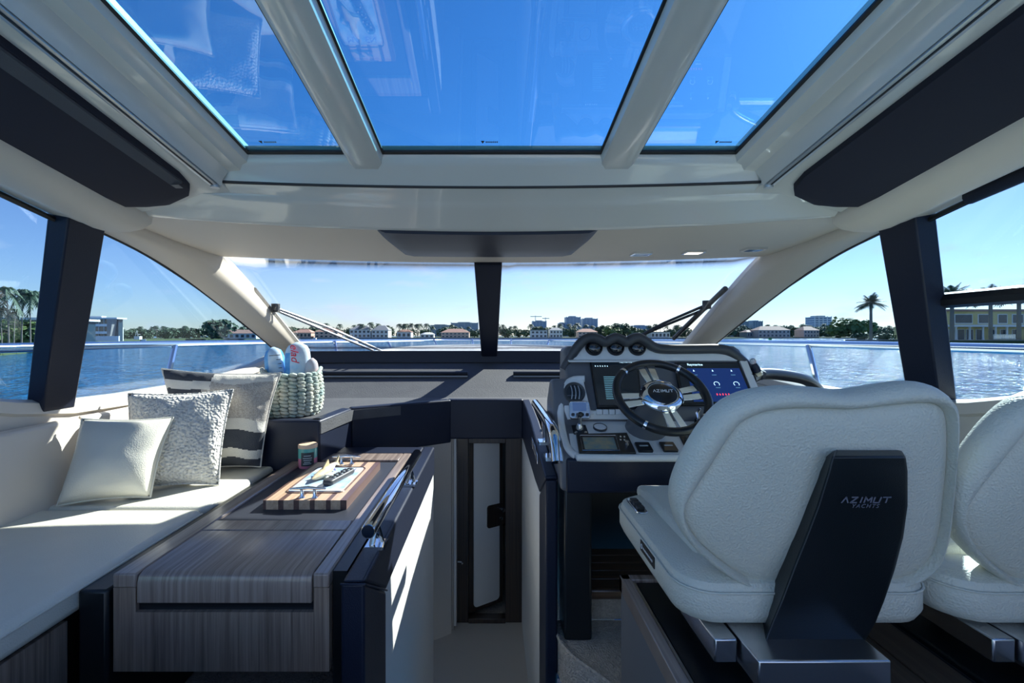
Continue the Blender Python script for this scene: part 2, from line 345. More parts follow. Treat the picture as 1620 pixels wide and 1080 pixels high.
# dark pad on the header
def hz(D): return .453 - (D - 1.95) * .012
rows = []
for i in range(25):
    t = -1 + 2 * i / 24; x = -.018 + .468 * t; e = max(0, abs(t) - .86) / .14
    d0, d1 = 1.945 - .15 * x * x, 2.50 - .12 * x * x - .30 * e ** 2.2
    rows.append([R(x, d, hz(d) - th * (1 - .75 * e ** 3)) for d, th in ((d0, -.01), (d0, .022), (d0 * .5 + d1 * .5, .034), (d0 * .15 + d1 * .85, .030), (d1, .012), (d1, -.012))])
struct('trim_12', MB().grid(rows, cu=True, cap=True), M['navy'], 'dark padded bolster in the middle of the windscreen header')
for i, (px, py) in enumerate(((1014, 401), (1097, 398.5), (1192, 394))):
    z = .4435; D = (z - .004) * F / (CY - py); x = (px - CX) / F * D
    t = thing('ceiling_spotlight', ('unlit square spotlight nearest the windscreen pillar', 'lit square spotlight in the windscreen header', 'square spotlight at the starboard end of the header with blue lens')[i], 'spotlight', R(x, D, z - .004), 'header spotlights')
    rim = MB()
    for a, b, c, d in ((-.05, .05, -.04, -.03), (-.05, .05, .03, .04), (-.05, -.038, -.03, .03), (.038, .05, -.03, .03)): rim.box(x + a, x + b, D + c, D + d, E + z - .012, E + z)
    obj('bezel', rim, M['chrome'], t)
    obj('lens', MB().box(x - .036, x + .036, D - .03, D + .03, E + z - .006, E + z), M['lamp'] if i == 1 else M['lampoff'], t)

# outer roof shell
k = MB().prism([S(-1.0, .902, AFT), S(-1.0, .902, 1.58), S(-.846, .902, 1.58), S(-.846, .902, AFT)], (0, 0, .02))
k.prism([S(1.0, .902, AFT), S(1.0, .902, 1.58), S(.846, .902, 1.58), S(.846, .902, AFT)], (0, 0, .02))
k.prism([S(-1.5, .902, AFT), S(-1.5, .902, 1.6), S(-.98, .902, 1.6), S(-.98, .902, AFT)], (0, 0, .02))
k.prism([S(1.5, .902, AFT), S(1.5, .902, 1.6), S(.98, .902, 1.6), S(.98, .902, AFT)], (0, 0, .02))
k.prism([S(-1.5, .902, AFT), S(1.5, .902, AFT), S(1.5, .902, AFT + .9), S(-1.5, .902, AFT + .9)], (0, 0, .02))
struct('roof', k, M['deck'], 'white outer roof shell')
k = MB().prism([S(-1.0, .885, AFT), S(1.0, .885, AFT), S(1.0, .885, AFT + .92), S(-1.0, .885, AFT + .92)], (0, 0, .03))
struct('ceiling_aft', k, M['gel'], 'glossy ceiling aft of the sunroof')
k = MB().grid([[R(x, 1.60, .648), R(x, 1.75, .632), R(x, 2.3, .60), R(x, 2.87 - .094 * x * x, .505)] for x in [-1.5 + 3 * i / 12 for i in range(13)]])
struct('roof_front', k, M['deck'], 'white roof skin above the header')

# ------------------------------------------------------------------ side windows, pillars
GK, GX = .42, -1.778                                                 # side glass: X = -(1.778 - .42 z)
def side(px, py, s=-1):
    x = px if s < 0 else 2 * CX - px
    D = GX * F / ((x - CX) - GK * (CY - py)); p = P(x, py, D); p.x *= (1 if s < 0 else -1); return p
def gx(z, s): return s * (1.778 - GK * z)
top_px = [(130, 355), (167, 371), (230, 403), (293, 443), (335, 473), (377, 507), (410, 533), (432, 552)]
def mirror(p, s): return Vector((p.x if s < 0 else -p.x, p.y, p.z))
sill = [(-1.0, -.12), (.9, -.14), (1.5, -.185), (1.76, -.248), (2.0, -.285), (2.3, -.293), (2.7, -.29), (3.2, -.265), (3.6, -.225), (3.9, -.15)]
top3 = crom([side(*p) for p in top_px], 4)
for i, s in enumerate((-1, 1)):
    nm = ('port', 'starboard')[i]
    tp = [mirror(p, s) for p in top3]
    bt = [R(gx(z, s), D, z) for D, z in sill[4:]]
    g = MB().prism([R(gx(-.285, s), 1.93, -.285)] + bt + tp[::-1][1:] + [R(gx(.447, s), 1.70, .447)], (.008 * s, 0, 0))
    struct('window_%d' % (4 + i), g, M['glass_side'], 'forward side window of tapering shape, ' + nm)
    g = MB().prism([R(gx(z, s), D, z) for D, z in sill[:5]] + [R(gx(.447, s), 1.70, .447), R(gx(.43 + SL * 1.7, s), AFT, .45 + SL * 1.7)], (.008 * s, 0, 0))
    wa = struct('window_%d' % (6 + i), g, M['glass_side'], 'long aft side window, ' + nm)
    k = MB().tube([p + Vector((-.004 * s, 0, 0)) for p in tp], .007, 6)
    k.tube([R(gx(.43 - .02 + SL * (1.7 - d), s) - .012 * s, d, .425 - .01 + SL * (1.7 - d)) for d in (AFT, 1.68)], .010, 6)
    struct('trim_%d' % (13 + i), k, M['rubber'], 'black rubber seal along the top of the side windows, ' + nm)
    # dark pillar
    b0, b1, t0, t1 = 1.857, 2.0, 1.64, 1.80
    zb, zt = -.315, .46
    k = MB().grid([[R(s * 1.905, b0, zb), R(s * 1.832, b0, zb), R(s * 1.832, b1, zb), R(s * 1.905, b1 + .02, zb)],
                   [R(s * 1.60, t0, zt), R(s * 1.52, t0, zt), R(s * 1.52, t1, zt), R(s * 1.60, t1 + .02, zt)]], cu=True, cap=True)
    struct('trim_%d' % (15 + i), k, M['navy'], 'dark leather covered pillar between the side windows, ' + nm, bevel=.006)
    # A-pillar trim between side window and windscreen
    outer = [mirror(p, s) for p in crom([side(*p) for p in [(95, 338), (130, 355), (167, 371), (230, 403), (293, 443), (377, 507), (432, 552), (446, 566)]], 4)]
    inner = [Vector(p) for p in crom([R(s * 1.44, 1.60, .47), R(s * 1.44, 1.72, .46), R(s * 1.45, 1.88, .452), R(s * 1.50, 2.27, .45), R(s * 1.545, 2.62, .45), R(s * 1.60, 3.28, .20), R(s * 1.665, 4.0, -.10), R(s * 1.68, 4.1, -.16)], 4)]
    rows = []
    for a, b in zip(outer, inner):
        mid = a * .42 + b * .58; inw = Vector((-s * .045, -.02, -.035))
        rows.append([a + Vector((.004 * s, 0, 0)), a + Vector((-.02 * s, 0, 0)), mid + inw, mid * .6 + b * .4 + inw * .8, b + Vector((0, -.006, -.008)), b + Vector((0.02 * s, .03, .03)), mid + Vector((s * .05, .02, .06))])
    struct('trim_%d' % (17 + i), MB().grid(rows, cu=True, cap=True), M['head'], 'beige curved windscreen pillar trim, ' + nm, angle=50)
    # side wall below the window
    rows = []
    for D, z in sill[:-1] + [(4.0, -.14)]:
        rows.append([R(s * (1.905 + .02), D, z + .004), R(s * 1.86, D, z + .002), R(s * 1.835, D, z - .012), R(s * 1.83, D, z - .055), R(s * 1.845, D, z - .066), R(s * 1.85, D, -.78), R(s * 1.85, D, -1.3), R(s * 2.0, D, -1.3), R(s * 2.0, D, z - .05)])
    struct('wall_left' if s < 0 else 'wall_right', MB().grid(rows, cu=True, cap=True), M['wallb'], 'cream padded side wall below the windows, ' + nm)
    k = MB().box(s * 2.02 - .03, s * 2.02 + .03, AFT, 4.2, E - 1.5, E - .45)
    struct('hull_%s' % nm, k, M['deck'], 'white deckhouse side, ' + nm)
k = MB()
for a, b, c, d in ((0, 0, 0, 0),):
    k.tube([R(1.735, 1.87, .135), R(1.735, .2, .14)], .03, 8)
tr = struct('trim_19', k, M['plasticblk'], 'black horizontal bar of the opening starboard window')
k = MB().tube([R(1.54, 1.47, .445), R(1.54, .0, .66)], .022, 10)
tag(obj('window_blind_roller', k, M['navy']), 'dark blind roller under the starboard ceiling edge', 'blind')

# windscreen
def ws(x, z):
    t = (z + .13) / .59; return (4.10 - .04 * x * x) * (1 - t) + (2.855 - .094 * x * x) * t
def on_ws(px, py, off=0):
    lo, hi = 1.5, 6.0
    for _ in range(40):
        m = (lo + hi) / 2; p = P(px, py, m)
        if m < ws(p.x, p.z - E): lo = m
        else: hi = m
    p = P(px, py, lo + off); return p
for i, (a, b) in enumerate(((-1, 0), (0, 1))):
    rows = []
    for j in range(9):
        z = -.135 + .60 * j / 8; xe = 1.69 - (z + .135) * .17
        rows.append([R(xe * (a + (b - a) * q / 10), ws(xe * (a + (b - a) * q / 10), z), z) for q in range(11)])
    o = struct('window_%d' % (8 + i), MB().grid(rows), M['glass_ws'], ('port', 'starboard')[i] + ' windscreen pane')
    so = o.modifiers.new('solid', 'SOLIDIFY'); so.thickness = .008
# centre pillar
rows = []
for t in (0, .25, .5, .75, 1):
    z = .475 - t * .655; D = ws(0, z) - .02; wd = .087 - .016 * t
    rows.append([R(-.022 - wd, D, z), R(-.022 - wd * .97, D - .03, z - .05), R(-.022 + wd * .97, D - .03, z - .05), R(-.022 + wd, D, z)])
struct('trim_20', MB().grid(rows, cu=True, cap=True), M['navy'], 'dark tapered centre pillar of the windscreen', bevel=.008)
for i, s in enumerate((-1, 1)):
    k = MB().tube([R(s * (1.69 - (z + .135) * .17) - .012 * s, ws(1.6, z) - .012, z) for z in (.455, .3, .1, -.12)], .011, 6)
    struct('trim_%d' % (21 + i), k, M['rubber'], 'black seal on the raked windscreen edge, ' + ('port', 'starboard')[i])

# ------------------------------------------------------------------ dash and coaming
DZ = -.445
coam = [(-1.86, 2.395), (-.905, 2.395), (-.862, 2.80), (-.281, 3.17), (.22, 3.17)]
dk = MB().prism([R(-1.86, 2.40, DZ - .012), R(-.90, 2.40, DZ - .012), R(-.85, 2.80, DZ - .012), R(-.28, 3.18, DZ - .012), R(.22, 3.18, DZ - .012), R(.30, 2.6, DZ - .012), R(1.82, 2.45, DZ - .012), R(1.82, 3.9, DZ - .012), R(-1.82, 3.9, DZ - .012)], (0, 0, -.06))
dash = struct('dashboard', dk, M['dash'], 'charcoal dash shelf under the windscreen')
rows = []
for i in range(25):
    x = -1.8 + 3.6 * i / 24; c = -.03 * x * x
    rows.append([R(x, 3.34 + c, DZ - .02), R(x, 3.40 + c, DZ - .006), R(x, 3.55 + c, -.40), R(x, 3.99 + c, -.262), R(x, 4.075 + c, -.238), R(x, 4.08 + c, -.14), R(x, 4.16 + c, -.14), R(x, 4.16 + c, -.5)])
obj('riser', MB().grid(rows, cu=True, cap=True), M['dash'], dash, angle=50)
rows = []
for i in range(25):
    x = -1.78 + 3.56 * i / 24; c = -.03 * x * x
    rows.append([R(x, 4.05 + c, -.235), R(x, 4.066 + c, -.136), R(x, 4.085 + c, -.134), R(x, 4.085 + c, -.21)])
obj('top_band', MB().grid(rows, cu=True, cap=True), M['navy'], dash)
def riser(px, py, off=0):
    pl = plane3(R(0, 3.55, -.40), R(1, 3.55, -.40), R(0, 3.99, -.262)); p = on(px, py, pl)
    c = -.03 * p.x ** 2; q = P(px, py, p.y + c - off); return q
for nm, x0, x1 in (('port', 470, 740), ('starboard', 812, 900)):
    t = thing('defroster_vent', 'long black air slot set in the dash, ' + nm + ' of the centre pillar', 'air vent', riser((x0 + x1) / 2, 606, .01), 'dash air slots')
    pts = [riser(x0 + (x1 - x0) * i / 10, 594, .012) for i in range(11)]
    obj('frame', MB().tube(pts, .038, 8), M['groove'], t)
    obj('slot', MB().tube([p + Vector((0, -.028, .018)) for p in pts], .016, 6), M['plasticblk'], t)
    obj('bead', MB().tube([p + Vector((0, -.036, -.004)) for p in pts], .006, 6), M['alu'], t)
# dark leather coaming around shelf and companionway
hs = [.30, .30, .30, .275]
for i in range(4):
    (x0, d0), (x1, d1) = coam[i], coam[i + 1]
    if i == 0: d0 = d1 = 2.395
    a, b = Vector((x0, d0, 0)), Vector((x1, d1, 0)); n_ = (b - a).cross(Vector((0, 0, 1))).normalized() * -1
    if n_.y < 0: n_ = -n_
    n_ *= .07
    if i == 1: n_ = Vector((-.07, .02, 0))
    if i == 3: x0 -= .03
    k = MB().prism([R(x0, d0, DZ), R(x1, d1, DZ), R(x1, d1, DZ) + n_, R(x0, d0, DZ) + n_], (0, 0, -hs[i]))
    o = struct('trim_%d' % (23 + i), k, M['navy'], ('dark leather end panel beyond the sofa', 'short angled leather coaming panel', 'long dark leather coaming panel beside the companionway', 'dark leather panel above the companionway door')[i], bevel=.012, seg=3)
# companionway: panels, jambs, door, floor
k = MB().prism([R(-.862, 2.81, -.74), R(-.283, 3.18, -.70), R(-.283, 3.22, -.70), R(-.862, 2.86, -.74)], (0, 0, -1.4))
struct('wall_companionway_port', k, M['greige'], 'greige fabric panel left of the companionway')
k = MB().prism([R(-.29, 3.22, -.70), R(-.27, 3.22, -.70), R(-.27, 3.9, -.70), R(-.29, 3.9, -.70)], (0, 0, -1.42))
struct('wall_companionway_inner', k, M['greige'], 'companionway inner wall on the port side')
k = MB().prism([R(.218, 1.83, -.70), R(.236, 1.83, -.70), R(.236, 3.9, -.70), R(.218, 3.9, -.70)], (0, 0, -1.42))
struct('wall_companionway_starboard', k, M['white'], 'white companionway wall on the starboard side')
FL = -2.08
struct('floor_companionway', MB().box(-.45, .30, 1.2, 3.34, E + FL - .03, E + FL), M['floorpale'], 'sand coloured companionway floor')
struct('floor_cabin', MB().box(-.8, .9, 3.34, 5.2, E + FL - .03, E + FL), M['sandcarpet'], 'cabin floor beyond the companionway door')
k = MB().box(-.75, .9, 5.0, 5.05, E + FL, E - .45); k.box(.55, .6, 3.6, 5.0, E + FL, E - .45); k.box(-.8, -.75, 3.5, 5.0, E + FL, E - .45)
struct('wall_cabin', k, M['wenge'], 'dark cabin walls below deck')
k = MB().box(-.27, -.17, 3.30, 3.36, E + FL, E - .70); k.box(.10, .218, 3.30, 3.36, E + FL, E - .70); k.box(-.17, .10, 3.30, 3.36, E - .78, E - .70); k.box(-.17, .10, 3.29, 3.36, E + FL, E + FL + .035)
struct('trim_27', k, M['wenge'], 'dark wooden frame of the cabin door', bevel=.004)
a, b = R(-.168, 3.34, FL + .04), R(.085, 3.50, FL + .04); dirv = (b - a).normalized(); nv = Vector((dirv.y, -dirv.x, 0))
d1 = struct('door_1', MB().prism([a, b, b + nv * -.035, a + nv * -.035], (0, 0, 1.30)), M['wenge'], 'cabin door standing ajar', bevel=.003)
mdr = frame(a + nv * .002 + dirv * .15 + Vector((0, 0, .66)), dirv, (0, 0, 1))
obj('door_panel', MB().prism([mdr @ p for p in rrect(.225, 1.25, .03)], nv * .008), M['white'], d1)
mdr2 = frame(a + nv * .010 + dirv * .225 + Vector((0, 0, .68)), dirv, (0, 0, 1))
lk = obj('lock_plate', MB().prism([mdr2 @ p for p in rrect(.15, .17, .02)], nv * .006), M['wenge'], d1)
obj('door_knob', MB().lathe([(.001, 0), (.008, 0), (.008, .02), (.016, .024), (.016, .034), (.001, .036)], mdr2 @ Matrix.Translation((.05, .04, .006))), M['steel'], lk)
obj('keyhole_cover', MB().lathe([(.001, 0), (.011, 0), (.011, .008), (.001, .01)], mdr2 @ Matrix.Translation((.05, -.03, .006))), M['steel'], lk)
dr = thing('cabin_cupboard_door', 'narrow white cupboard door on the port companionway wall with steel latch', 'door', R(-.26, 3.22, FL))
k = MB().box(-.269, -.252, 3.23, 3.30, E + FL + .02, E - .72); obj('leaf', k, M['white'], dr, bevel=.002)
k = MB().lathe([(.001, 0), (.018, 0), (.018, .01), (.001, .012)], frame(R(-.252, 3.265, -1.62), (0, -1, 0), (0, 0, 1))); obj('latch_rose', k, M['steel'], dr)
obj('latch_lever', MB().tube([R(-.245, 3.265, -1.62), R(-.215, 3.262, -1.62), R(-.21, 3.24, -1.62)], .006, 8), M['steel'], dr)
# starboard companionway side: leather capping, post and grab rail
top = [(3.17, DZ), (2.9, DZ - .008), (2.55, -.475), (2.25, -.515), (2.0, -.545), (1.83, -.565)]
rows = [[R(.214, D, zb_), R(.214, D, z), R(.264, D, z + .003), R(.264, D, zb_)] for D, z, zb_ in [(D, z, -.717) for D, z in top[:4]] + [(2.06, -.538, -.708), (1.83, -.565, -.580)]]
hp = thing('companionway_side_panel', 'dark leather capped side panel with grab rail beside the helm', 'side panel', R(.25, 2.4, FL))
obj('leather_capping', MB().grid(rows, cu=True, cap=True), M['navy'], hp, bevel=.012, seg=3)
obj('leather_post', MB().prism([R(.2145, 1.815, -.574), R(.2145, 2.06, -.714), R(.2145, 2.06, -2.08), R(.2145, 1.815, -2.08)], (.0485, 0, 0)), M['navy'], hp, bevel=.01, seg=3)
rl = crom([P(847, 638, 2.45), P(859, 655, 2.10), P(869, 670, 1.84), P(875, 682, 1.745), P(879, 700, 1.70), P(882, 731, 1.66)], 6)
gr = obj('grab_rail', MB().tube(rl, .022, 16), M['chrome'], hp)
for q in (.22, .44):
    p = rl[int(q * len(rl))]; obj('rail_foot', MB().tube([p, p + Vector((.01, .01, -.13))], .010, 10).box(p.x - .02, p.x + .035, p.y - .03, p.y + .04, p.z - .136, p.z - .122), M['chrome'], gr)
for q, (px, py) in enumerate(((843, 700), (846.5, 709), (850, 722))):
    X = .214; D = X * F / (px - CX); c = P(px, py, D)
    obj('toggle_switch', MB().box(c.x - .006, c.x, c.y - .05, c.y + .05, c.z - .022, c.z + .022), M['steel'], hp, bevel=.003)

# ------------------------------------------------------------------ floors
struct('floor', MB().box(-1.9, -.36, -1.6, 2.4, -.05, 0), M['sandcarpet'], 'saloon floor at the sofa')
struct('floor_cockpit', MB().box(-2.0, 2.0, -5.0, AFT - .6, -.06, -.01), M['deck'], 'unseen white cockpit sole aft of the saloon, added to bounce light')  # out of view; added to bounce sunlight into the saloon
struct('floor_centre', MB().box(-.36, .30, -1.6, 1.3, -.05, 0), M['plank_y'], 'saloon floor in the gangway')
tre = crom([R(.266, 1.90, -1.2), R(.266, 1.80, -1.2), R(.305, 1.70, -1.2), R(.40, 1.58, -1.2), R(.48, 1.46, -1.2)], 4)
t_ = struct('floor_step', MB().prism(tre + [R(1.9, 1.40, -1.2), R(1.9, 1.93, -1.2), R(.266, 1.93, -1.2)], (0, 0, -.16)), M['sandcarpet'], 'carpeted step in front of the helm', bevel=.01)
obj('carpet_edge', MB().tube([p + Vector((0, 0, .002)) for p in tre], .008, 6), M['sandcarpet'], t_)
struct('floor_lower_tread', MB().box(.236, 1.9, 1.0, 1.75, E - 1.42, E - 1.36), M['teak_x'], 'wooden lower tread below the carpeted step')
struct('floor_riser', MB().box(.40, 1.9, 1.93, 1.96, E - 1.2, E - 1.075), M['sandcarpet'], 'carpeted riser under the footrest')
fr = thing('footrest', 'brown slatted wooden footrest under the helm console', 'footrest', R(.7, 2.1, -1.09))
for i in range(5): obj('slat', MB().box(.40, 1.25, 1.92 + i * .072, 1.987 + i * .072, E - 1.085, E - 1.062), M['teak_x'], fr, bevel=.004)
obj('edge_batten', MB().box(.40, 1.25, 1.895, 1.92, E - 1.10, E - 1.058), M['teak_x'], fr, bevel=.008)

# ------------------------------------------------------------------ sofa
sofa = thing('sofa', 'cream leather sofa along the port windows', 'sofa', R(-1.47, 1.3, -1.2))
obj('seat_cushion', MB().box(-1.82, -1.14, 1.803, 2.39, E - .76, E - .68), M['cream'], sofa, bevel=.022, seg=4)
obj('seat_cushion', MB().box(-1.82, -1.14, -.6, 1.797, E - .765, E - .683), M['cream'], sofa, bevel=.022, seg=4)
obj('cushion_piping', MB().tube([R(-1.139, -.6, -.70), R(-1.139, 1.79, -.70)], .004, 6), M['cream'], sofa)
k = MB()
for d0, d1 in ((-.6, 1.996), (2.004, 2.39)):
    z0, z1 = (-.36 if d0 < 1 else -.362), -.355
    rows = [[R(-1.825, d, -.352), R(-1.80, d, -.365), R(-1.795, d, -.40), R(-1.765, d, -.60), R(-1.76, d, -.70), R(-1.80, d, -.70)] for d in (d0, (d0 + d1) / 2, d1)]
    obj('back_cushion', MB().grid(rows, cu=True, cap=True), M['wallb'], sofa, bevel=.008)
obj('front_panel', MB().box(-1.175, -1.16, -.6, 1.245, E - 1.16, E - .778), M['walnut_s'], sofa, bevel=.002)
obj('base', MB().box(-1.80, -1.178, -.6, 2.39, E - 1.2, E - .766), M['black'], sofa)
tb = thing('console_plinth', 'black leather strip between sofa and walnut console', 'plinth', R(-1.09, 1.8, -1.2))
obj('side_strip', MB().box(-1.138, -1.058, 1.25, 2.39, E - 1.2, E - .700), M['black'], tb, bevel=.008)

# cushions
def pillow(name, label, BL, BR, TL, TR, th, mats, bands=None, wr=.006, n=26, seed=1, group='sofa cushions', dent=.07):
    nrm = (BR - BL).cross(TL - BL).normalized(); mb = MB(); cen = (BL + BR + TL + TR) / 4
    def pt(u, v, sgn):
        uu = u * (1 - dent * (1 - v * v)); vv = v * (1 - dent * (1 - u * u))
        a, b = (uu + 1) / 2, (vv + 1) / 2
        p = BL * (1 - a) * (1 - b) + BR * a * (1 - b) + TL * (1 - a) * b + TR * a * b
        h = th * (max(0, (1 - u * u)) * max(0, (1 - v * v))) ** .42
        p = p + nrm * sgn * h
        p += nrm * noise.noise(p * 9 + Vector((seed * 7, 0, 0))) * wr * 2 * (1 if h > .001 else 0)
        p += nrm * noise.noise(p * 26 + Vector((seed * 3, 0, 0))) * wr * .6 * (1 if h > .001 else 0)
        return p
    for sgn in (1, -1):
        for i in range(n):
            for j in range(n):
                u0, u1, v0, v1 = -1 + 2 * i / n, -1 + 2 * (i + 1) / n, -1 + 2 * j / n, -1 + 2 * (j + 1) / n
                mi = bands((u0 + u1) / 2, (v0 + v1) / 2) if bands else 0
                mb.add([pt(u0, v0, sgn), pt(u1, v0, sgn), pt(u1, v1, sgn), pt(u0, v1, sgn)], [(0, 1, 2, 3) if sgn > 0 else (3, 2, 1, 0)], mi)
    root = thing(name, label, 'cushion', Vector((cen.x, cen.y, min(BL.z, BR.z))), group)
    o = obj('cover', mb, mats, root, smooth=True, angle=180, fix=False)
    bm = bmesh.new(); bm.from_mesh(o.data); bmesh.ops.remove_doubles(bm, verts=bm.verts, dist=.0004); bmesh.ops.recalc_face_normals(bm, faces=bm.faces); bm.to_mesh(o.data); bm.free()
    ring = []
    for q in range(n): ring.append(pt(-1 + 2 * q / n, -1, 0))
    for q in range(n): ring.append(pt(1, -1 + 2 * q / n, 0))
    for q in range(n): ring.append(pt(1 - 2 * q / n, 1, 0))
    for q in range(n): ring.append(pt(-1, 1 - 2 * q / n, 0))
    obj('edge_seam', MB().tube(ring, .0045, 6, closed=True), mats[-1] if isinstance(mats, list) else mats, root)
    return root
pillow('throw_cushion', 'smooth cream leather cushion nearest the camera on the sofa', P(90, 800, 1.80), P(238, 786, 1.90), P(130, 662, 1.93), P(274, 660, 2.03), .092, M['cream'], wr=.004)
pillow('throw_cushion', 'nubby off-white boucle cushion between leather and striped ones', P(195, 776, 1.99), P(346, 766, 2.07), P(203, 622, 2.12), P(369, 616, 2.19), .085, M['boucle'], wr=.008, seed=2)
def bands(u, v):
    v += noise.noise(Vector((u * 1.6, v, 4))) * .08; u += noise.noise(Vector((u, v * 2, 9))) * .08
    if v > .80: return 0 if u < -.1 else 2
    if v > .62: return 2 if u < -.1 else 1
    if v > .30 and u < -.25: return 0
    if v > .02: return 1
    if v > -.22: return 2
    if v > -.62: return 0
    if v > -.82: return 2
    return 0
pillow('throw_cushion', 'striped woven cushion in charcoal, oatmeal and ivory at the forward end', P(283, 748, 2.24), P(412, 738, 2.33), P(256, 583, 2.30), P(444, 590, 2.375), .085, [M['charcoal'], M['oat'], M['ivoryweave']], bands, wr=.009, seed=3, n=110)

# ------------------------------------------------------------------ walnut console table
tab = thing('console_table', 'walnut console table with blue-black inlay and dark leather edge', 'table', R(-.7, 1.9, -1.2))
zt = E - .66
obj('body', MB().box(-1.05, -.455, 1.285, 2.55, E - .93, zt - .045), M['walnut_z'], tab, bevel=.012, seg=3)
k = MB().box(-1.052, -.452, 1.265, 1.285, E - .933, E - .768); k.box(-1.052, -.99, 1.265, 1.285, E - .768, E - .70); k.box(-.495, -.452, 1.265, 1.285, E - .768, E - .70)
obj('front_panel', k, M['walnut_z'], tab)
k = MB().box(-1.052, -.988, 1.262, 2.56, zt - .04, zt); k.box(-.497, -.452, 1.262, 2.56, zt - .04, zt)
k.box(-.988, -.497, 1.547, 1.633, zt - .04, zt); k.box(-.988, -.497, 2.42, 2.56, zt - .04, zt)
obj('top_frame', k, M['walnut_y'], tab, bevel=.005)
k = MB().prism([R(-.985, 1.262, -.685), R(-.985, 1.268, -.668), R(-.985, 1.285, -.66), R(-.985, 1.544, -.66), R(-.985, 1.544, -.70), R(-.985, 1.30, -.70), R(-.985, 1.30, -.742), R(-.985, 1.262, -.742)], (.485, 0, 0))
obj('lid', k, M['walnut_y'], tab, bevel=.003)
obj('finger_pull', MB().box(-.99, -.495, 1.278, 1.29, E - .768, E - .742), M['plasticblk'], tab)
obj('inlay', MB().box(-.99, -.477, 1.633, 2.42, zt - .03, zt - .010), M['inlay'], tab)
rim = MB().prism([R(-.405, 1.22, -.66), R(-.405, 2.71, -.66), R(-.405, 2.71, -.822), R(-.405, 1.475, -.822)], (.064, 0, 0)); rim.box(-1.0, -.405, 2.565, 2.71, E - .822, zt)
rm = obj('leather_rim', rim, M['navy'], tab, bevel=.010, seg=3)
obj('leather_post', MB().prism([R(-.405, 1.219, -.664), R(-.405, 1.47, -.826), R(-.405, 1.47, -1.33), R(-.405, 1.219, -1.33)], (.064, 0, 0)), M['navy'], tab, bevel=.008, seg=3)
obj('seam', MB().tube([R(-.405, 1.217, -.664), R(-.340, 1.217, -.664), R(-.339, 1.472, -.823)], .003, 6), M['navy'], rm)
obj('side_panel', MB().box(-.40, -.346, 1.47, 2.70, E - 2.05, E - .822), M['white'], tab)
obj('back_panel', MB().box(-.45, -.41, 1.29, 2.56, E - 1.2, zt - .006), M['black'], tab)
rlx = -.362
hr = obj('hand_rail', MB().lathe([(.001, 0), (.019, 0), (.022, .004), (.022, .876), (.019, .88), (.001, .88)], frame(R(rlx, 1.33, -.572), (1, 0, 0), (0, 0, 1)) @ Matrix.Rotation(pi, 4, 'X')), M['chrome'], tab)
for d in (1.43, 2.02):
    k = MB().box(rlx - .03, rlx + .03, d - .03, d + .03, zt, zt + .010); k.tube([R(rlx - .012, d - .012, -.652), R(rlx, d, -.59)], .009, 8); k.tube([R(rlx + .014, d + .012, -.652), R(rlx, d, -.59)], .009, 8)
    obj('rail_foot', k, M['chrome'], hr)

# tray and what lies on it
h0 = zt - .010
tx0, tx1, td0, td1, tt = -.882, -.560, 1.755, 2.285, h0 + .036
tray = thing('serving_board', 'striped pale and dark wood serving board on the console', 'tray', Vector(((tx0 + tx1) / 2, (td0 + td1) / 2, h0)))
cuts = [0, .035, .18, .245, .365, .43, .56, .617, .753, .81, .925, 1]
for i in range(len(cuts) - 1):
    a, b = tx0 + (tx1 - tx0) * cuts[i], tx0 + (tx1 - tx0) * cuts[i + 1]
    obj('wood_strip', MB().box(a, b, td0, td1, h0, tt), M['darkstripe'] if i % 2 == 0 else M['maple'], tray)
mt = frame(Vector((-.721, 2.015, tt)), (1, 0, 0), (0, 1, 0))
obj('recess_border', MB().tube([mt @ p for p in rrect(.235, .36, .03)], .0035, 6, closed=True), M['darkstripe'], tray)
for d, nm in ((1.785, 'near'), (2.255, 'far')):
    cl = obj('cleat_handle', MB().tube([Vector((-.79, d, tt + .034)), Vector((-.72, d, tt + .038)), Vector((-.65, d, tt + .034))], [.004, .0075, .004], 10), M['chrome'], tray)
    for x in (-.745, -.695): obj('cleat_leg', MB().lathe([(.012, 0), (.007, .006), (.006, .032), (.001, .034)], Matrix.Translation((x, d, tt))), M['chrome'], cl)
mag = thing('magazine', 'glossy magazine with blue cover lying in the serving board', 'magazine', Vector((-.72, 2.01, tt)))
obj('cover', MB().prism([mt @ p for p in rrect(.215, .325, .006)], (0, 0, .004)), M['paper'], mag)
text('title', 'MA  EN', M['purple'], mag, Matrix.Translation((-.72, 2.145, tt + .0045)), .05)
rc = thing('remote_control', 'dark blue-grey remote control lying on the magazine', 'remote', Vector((-.67, 2.0, tt + .004)))
mr = frame(Vector((-.672, 2.005, tt + .0045)), (cos(radians(-14)), sin(radians(-14)), 0), (sin(radians(14)), cos(radians(14)), 0))
rows = []
for z, sc in ((0, .86), (.006, 1), (.014, 1), (.02, .9), (.022, .78)): rows.append([mr @ Vector((p.x * sc, p.y * (1 - (1 - sc) * .25), z)) for p in rrect(.048, .20, .02)])
obj('shell', MB().grid(rows, cu=True, cap=True), M['groove'], rc)
for i in range(8):
    for j in range(3): obj('button', MB().lathe([(.001, 0), (.0046, 0), (.0042, .003), (.001, .0035)], mr @ Matrix.Translation((-.0125 + .0125 * j, .075 - .018 * i, .0215)), 8), M['plasticblk'] if (i + j) % 3 else M['labeltxt'], rc)
fs = thing('fish_ornament', 'pale gold fish figurine lying beside the remote', 'ornament', Vector((-.745, 2.03, tt + .004)))
mf = frame(Vector((-.745, 2.035, tt + .03)), (sin(radians(15)), cos(radians(15)), 0), (-cos(radians(15)), sin(radians(15)), 0))
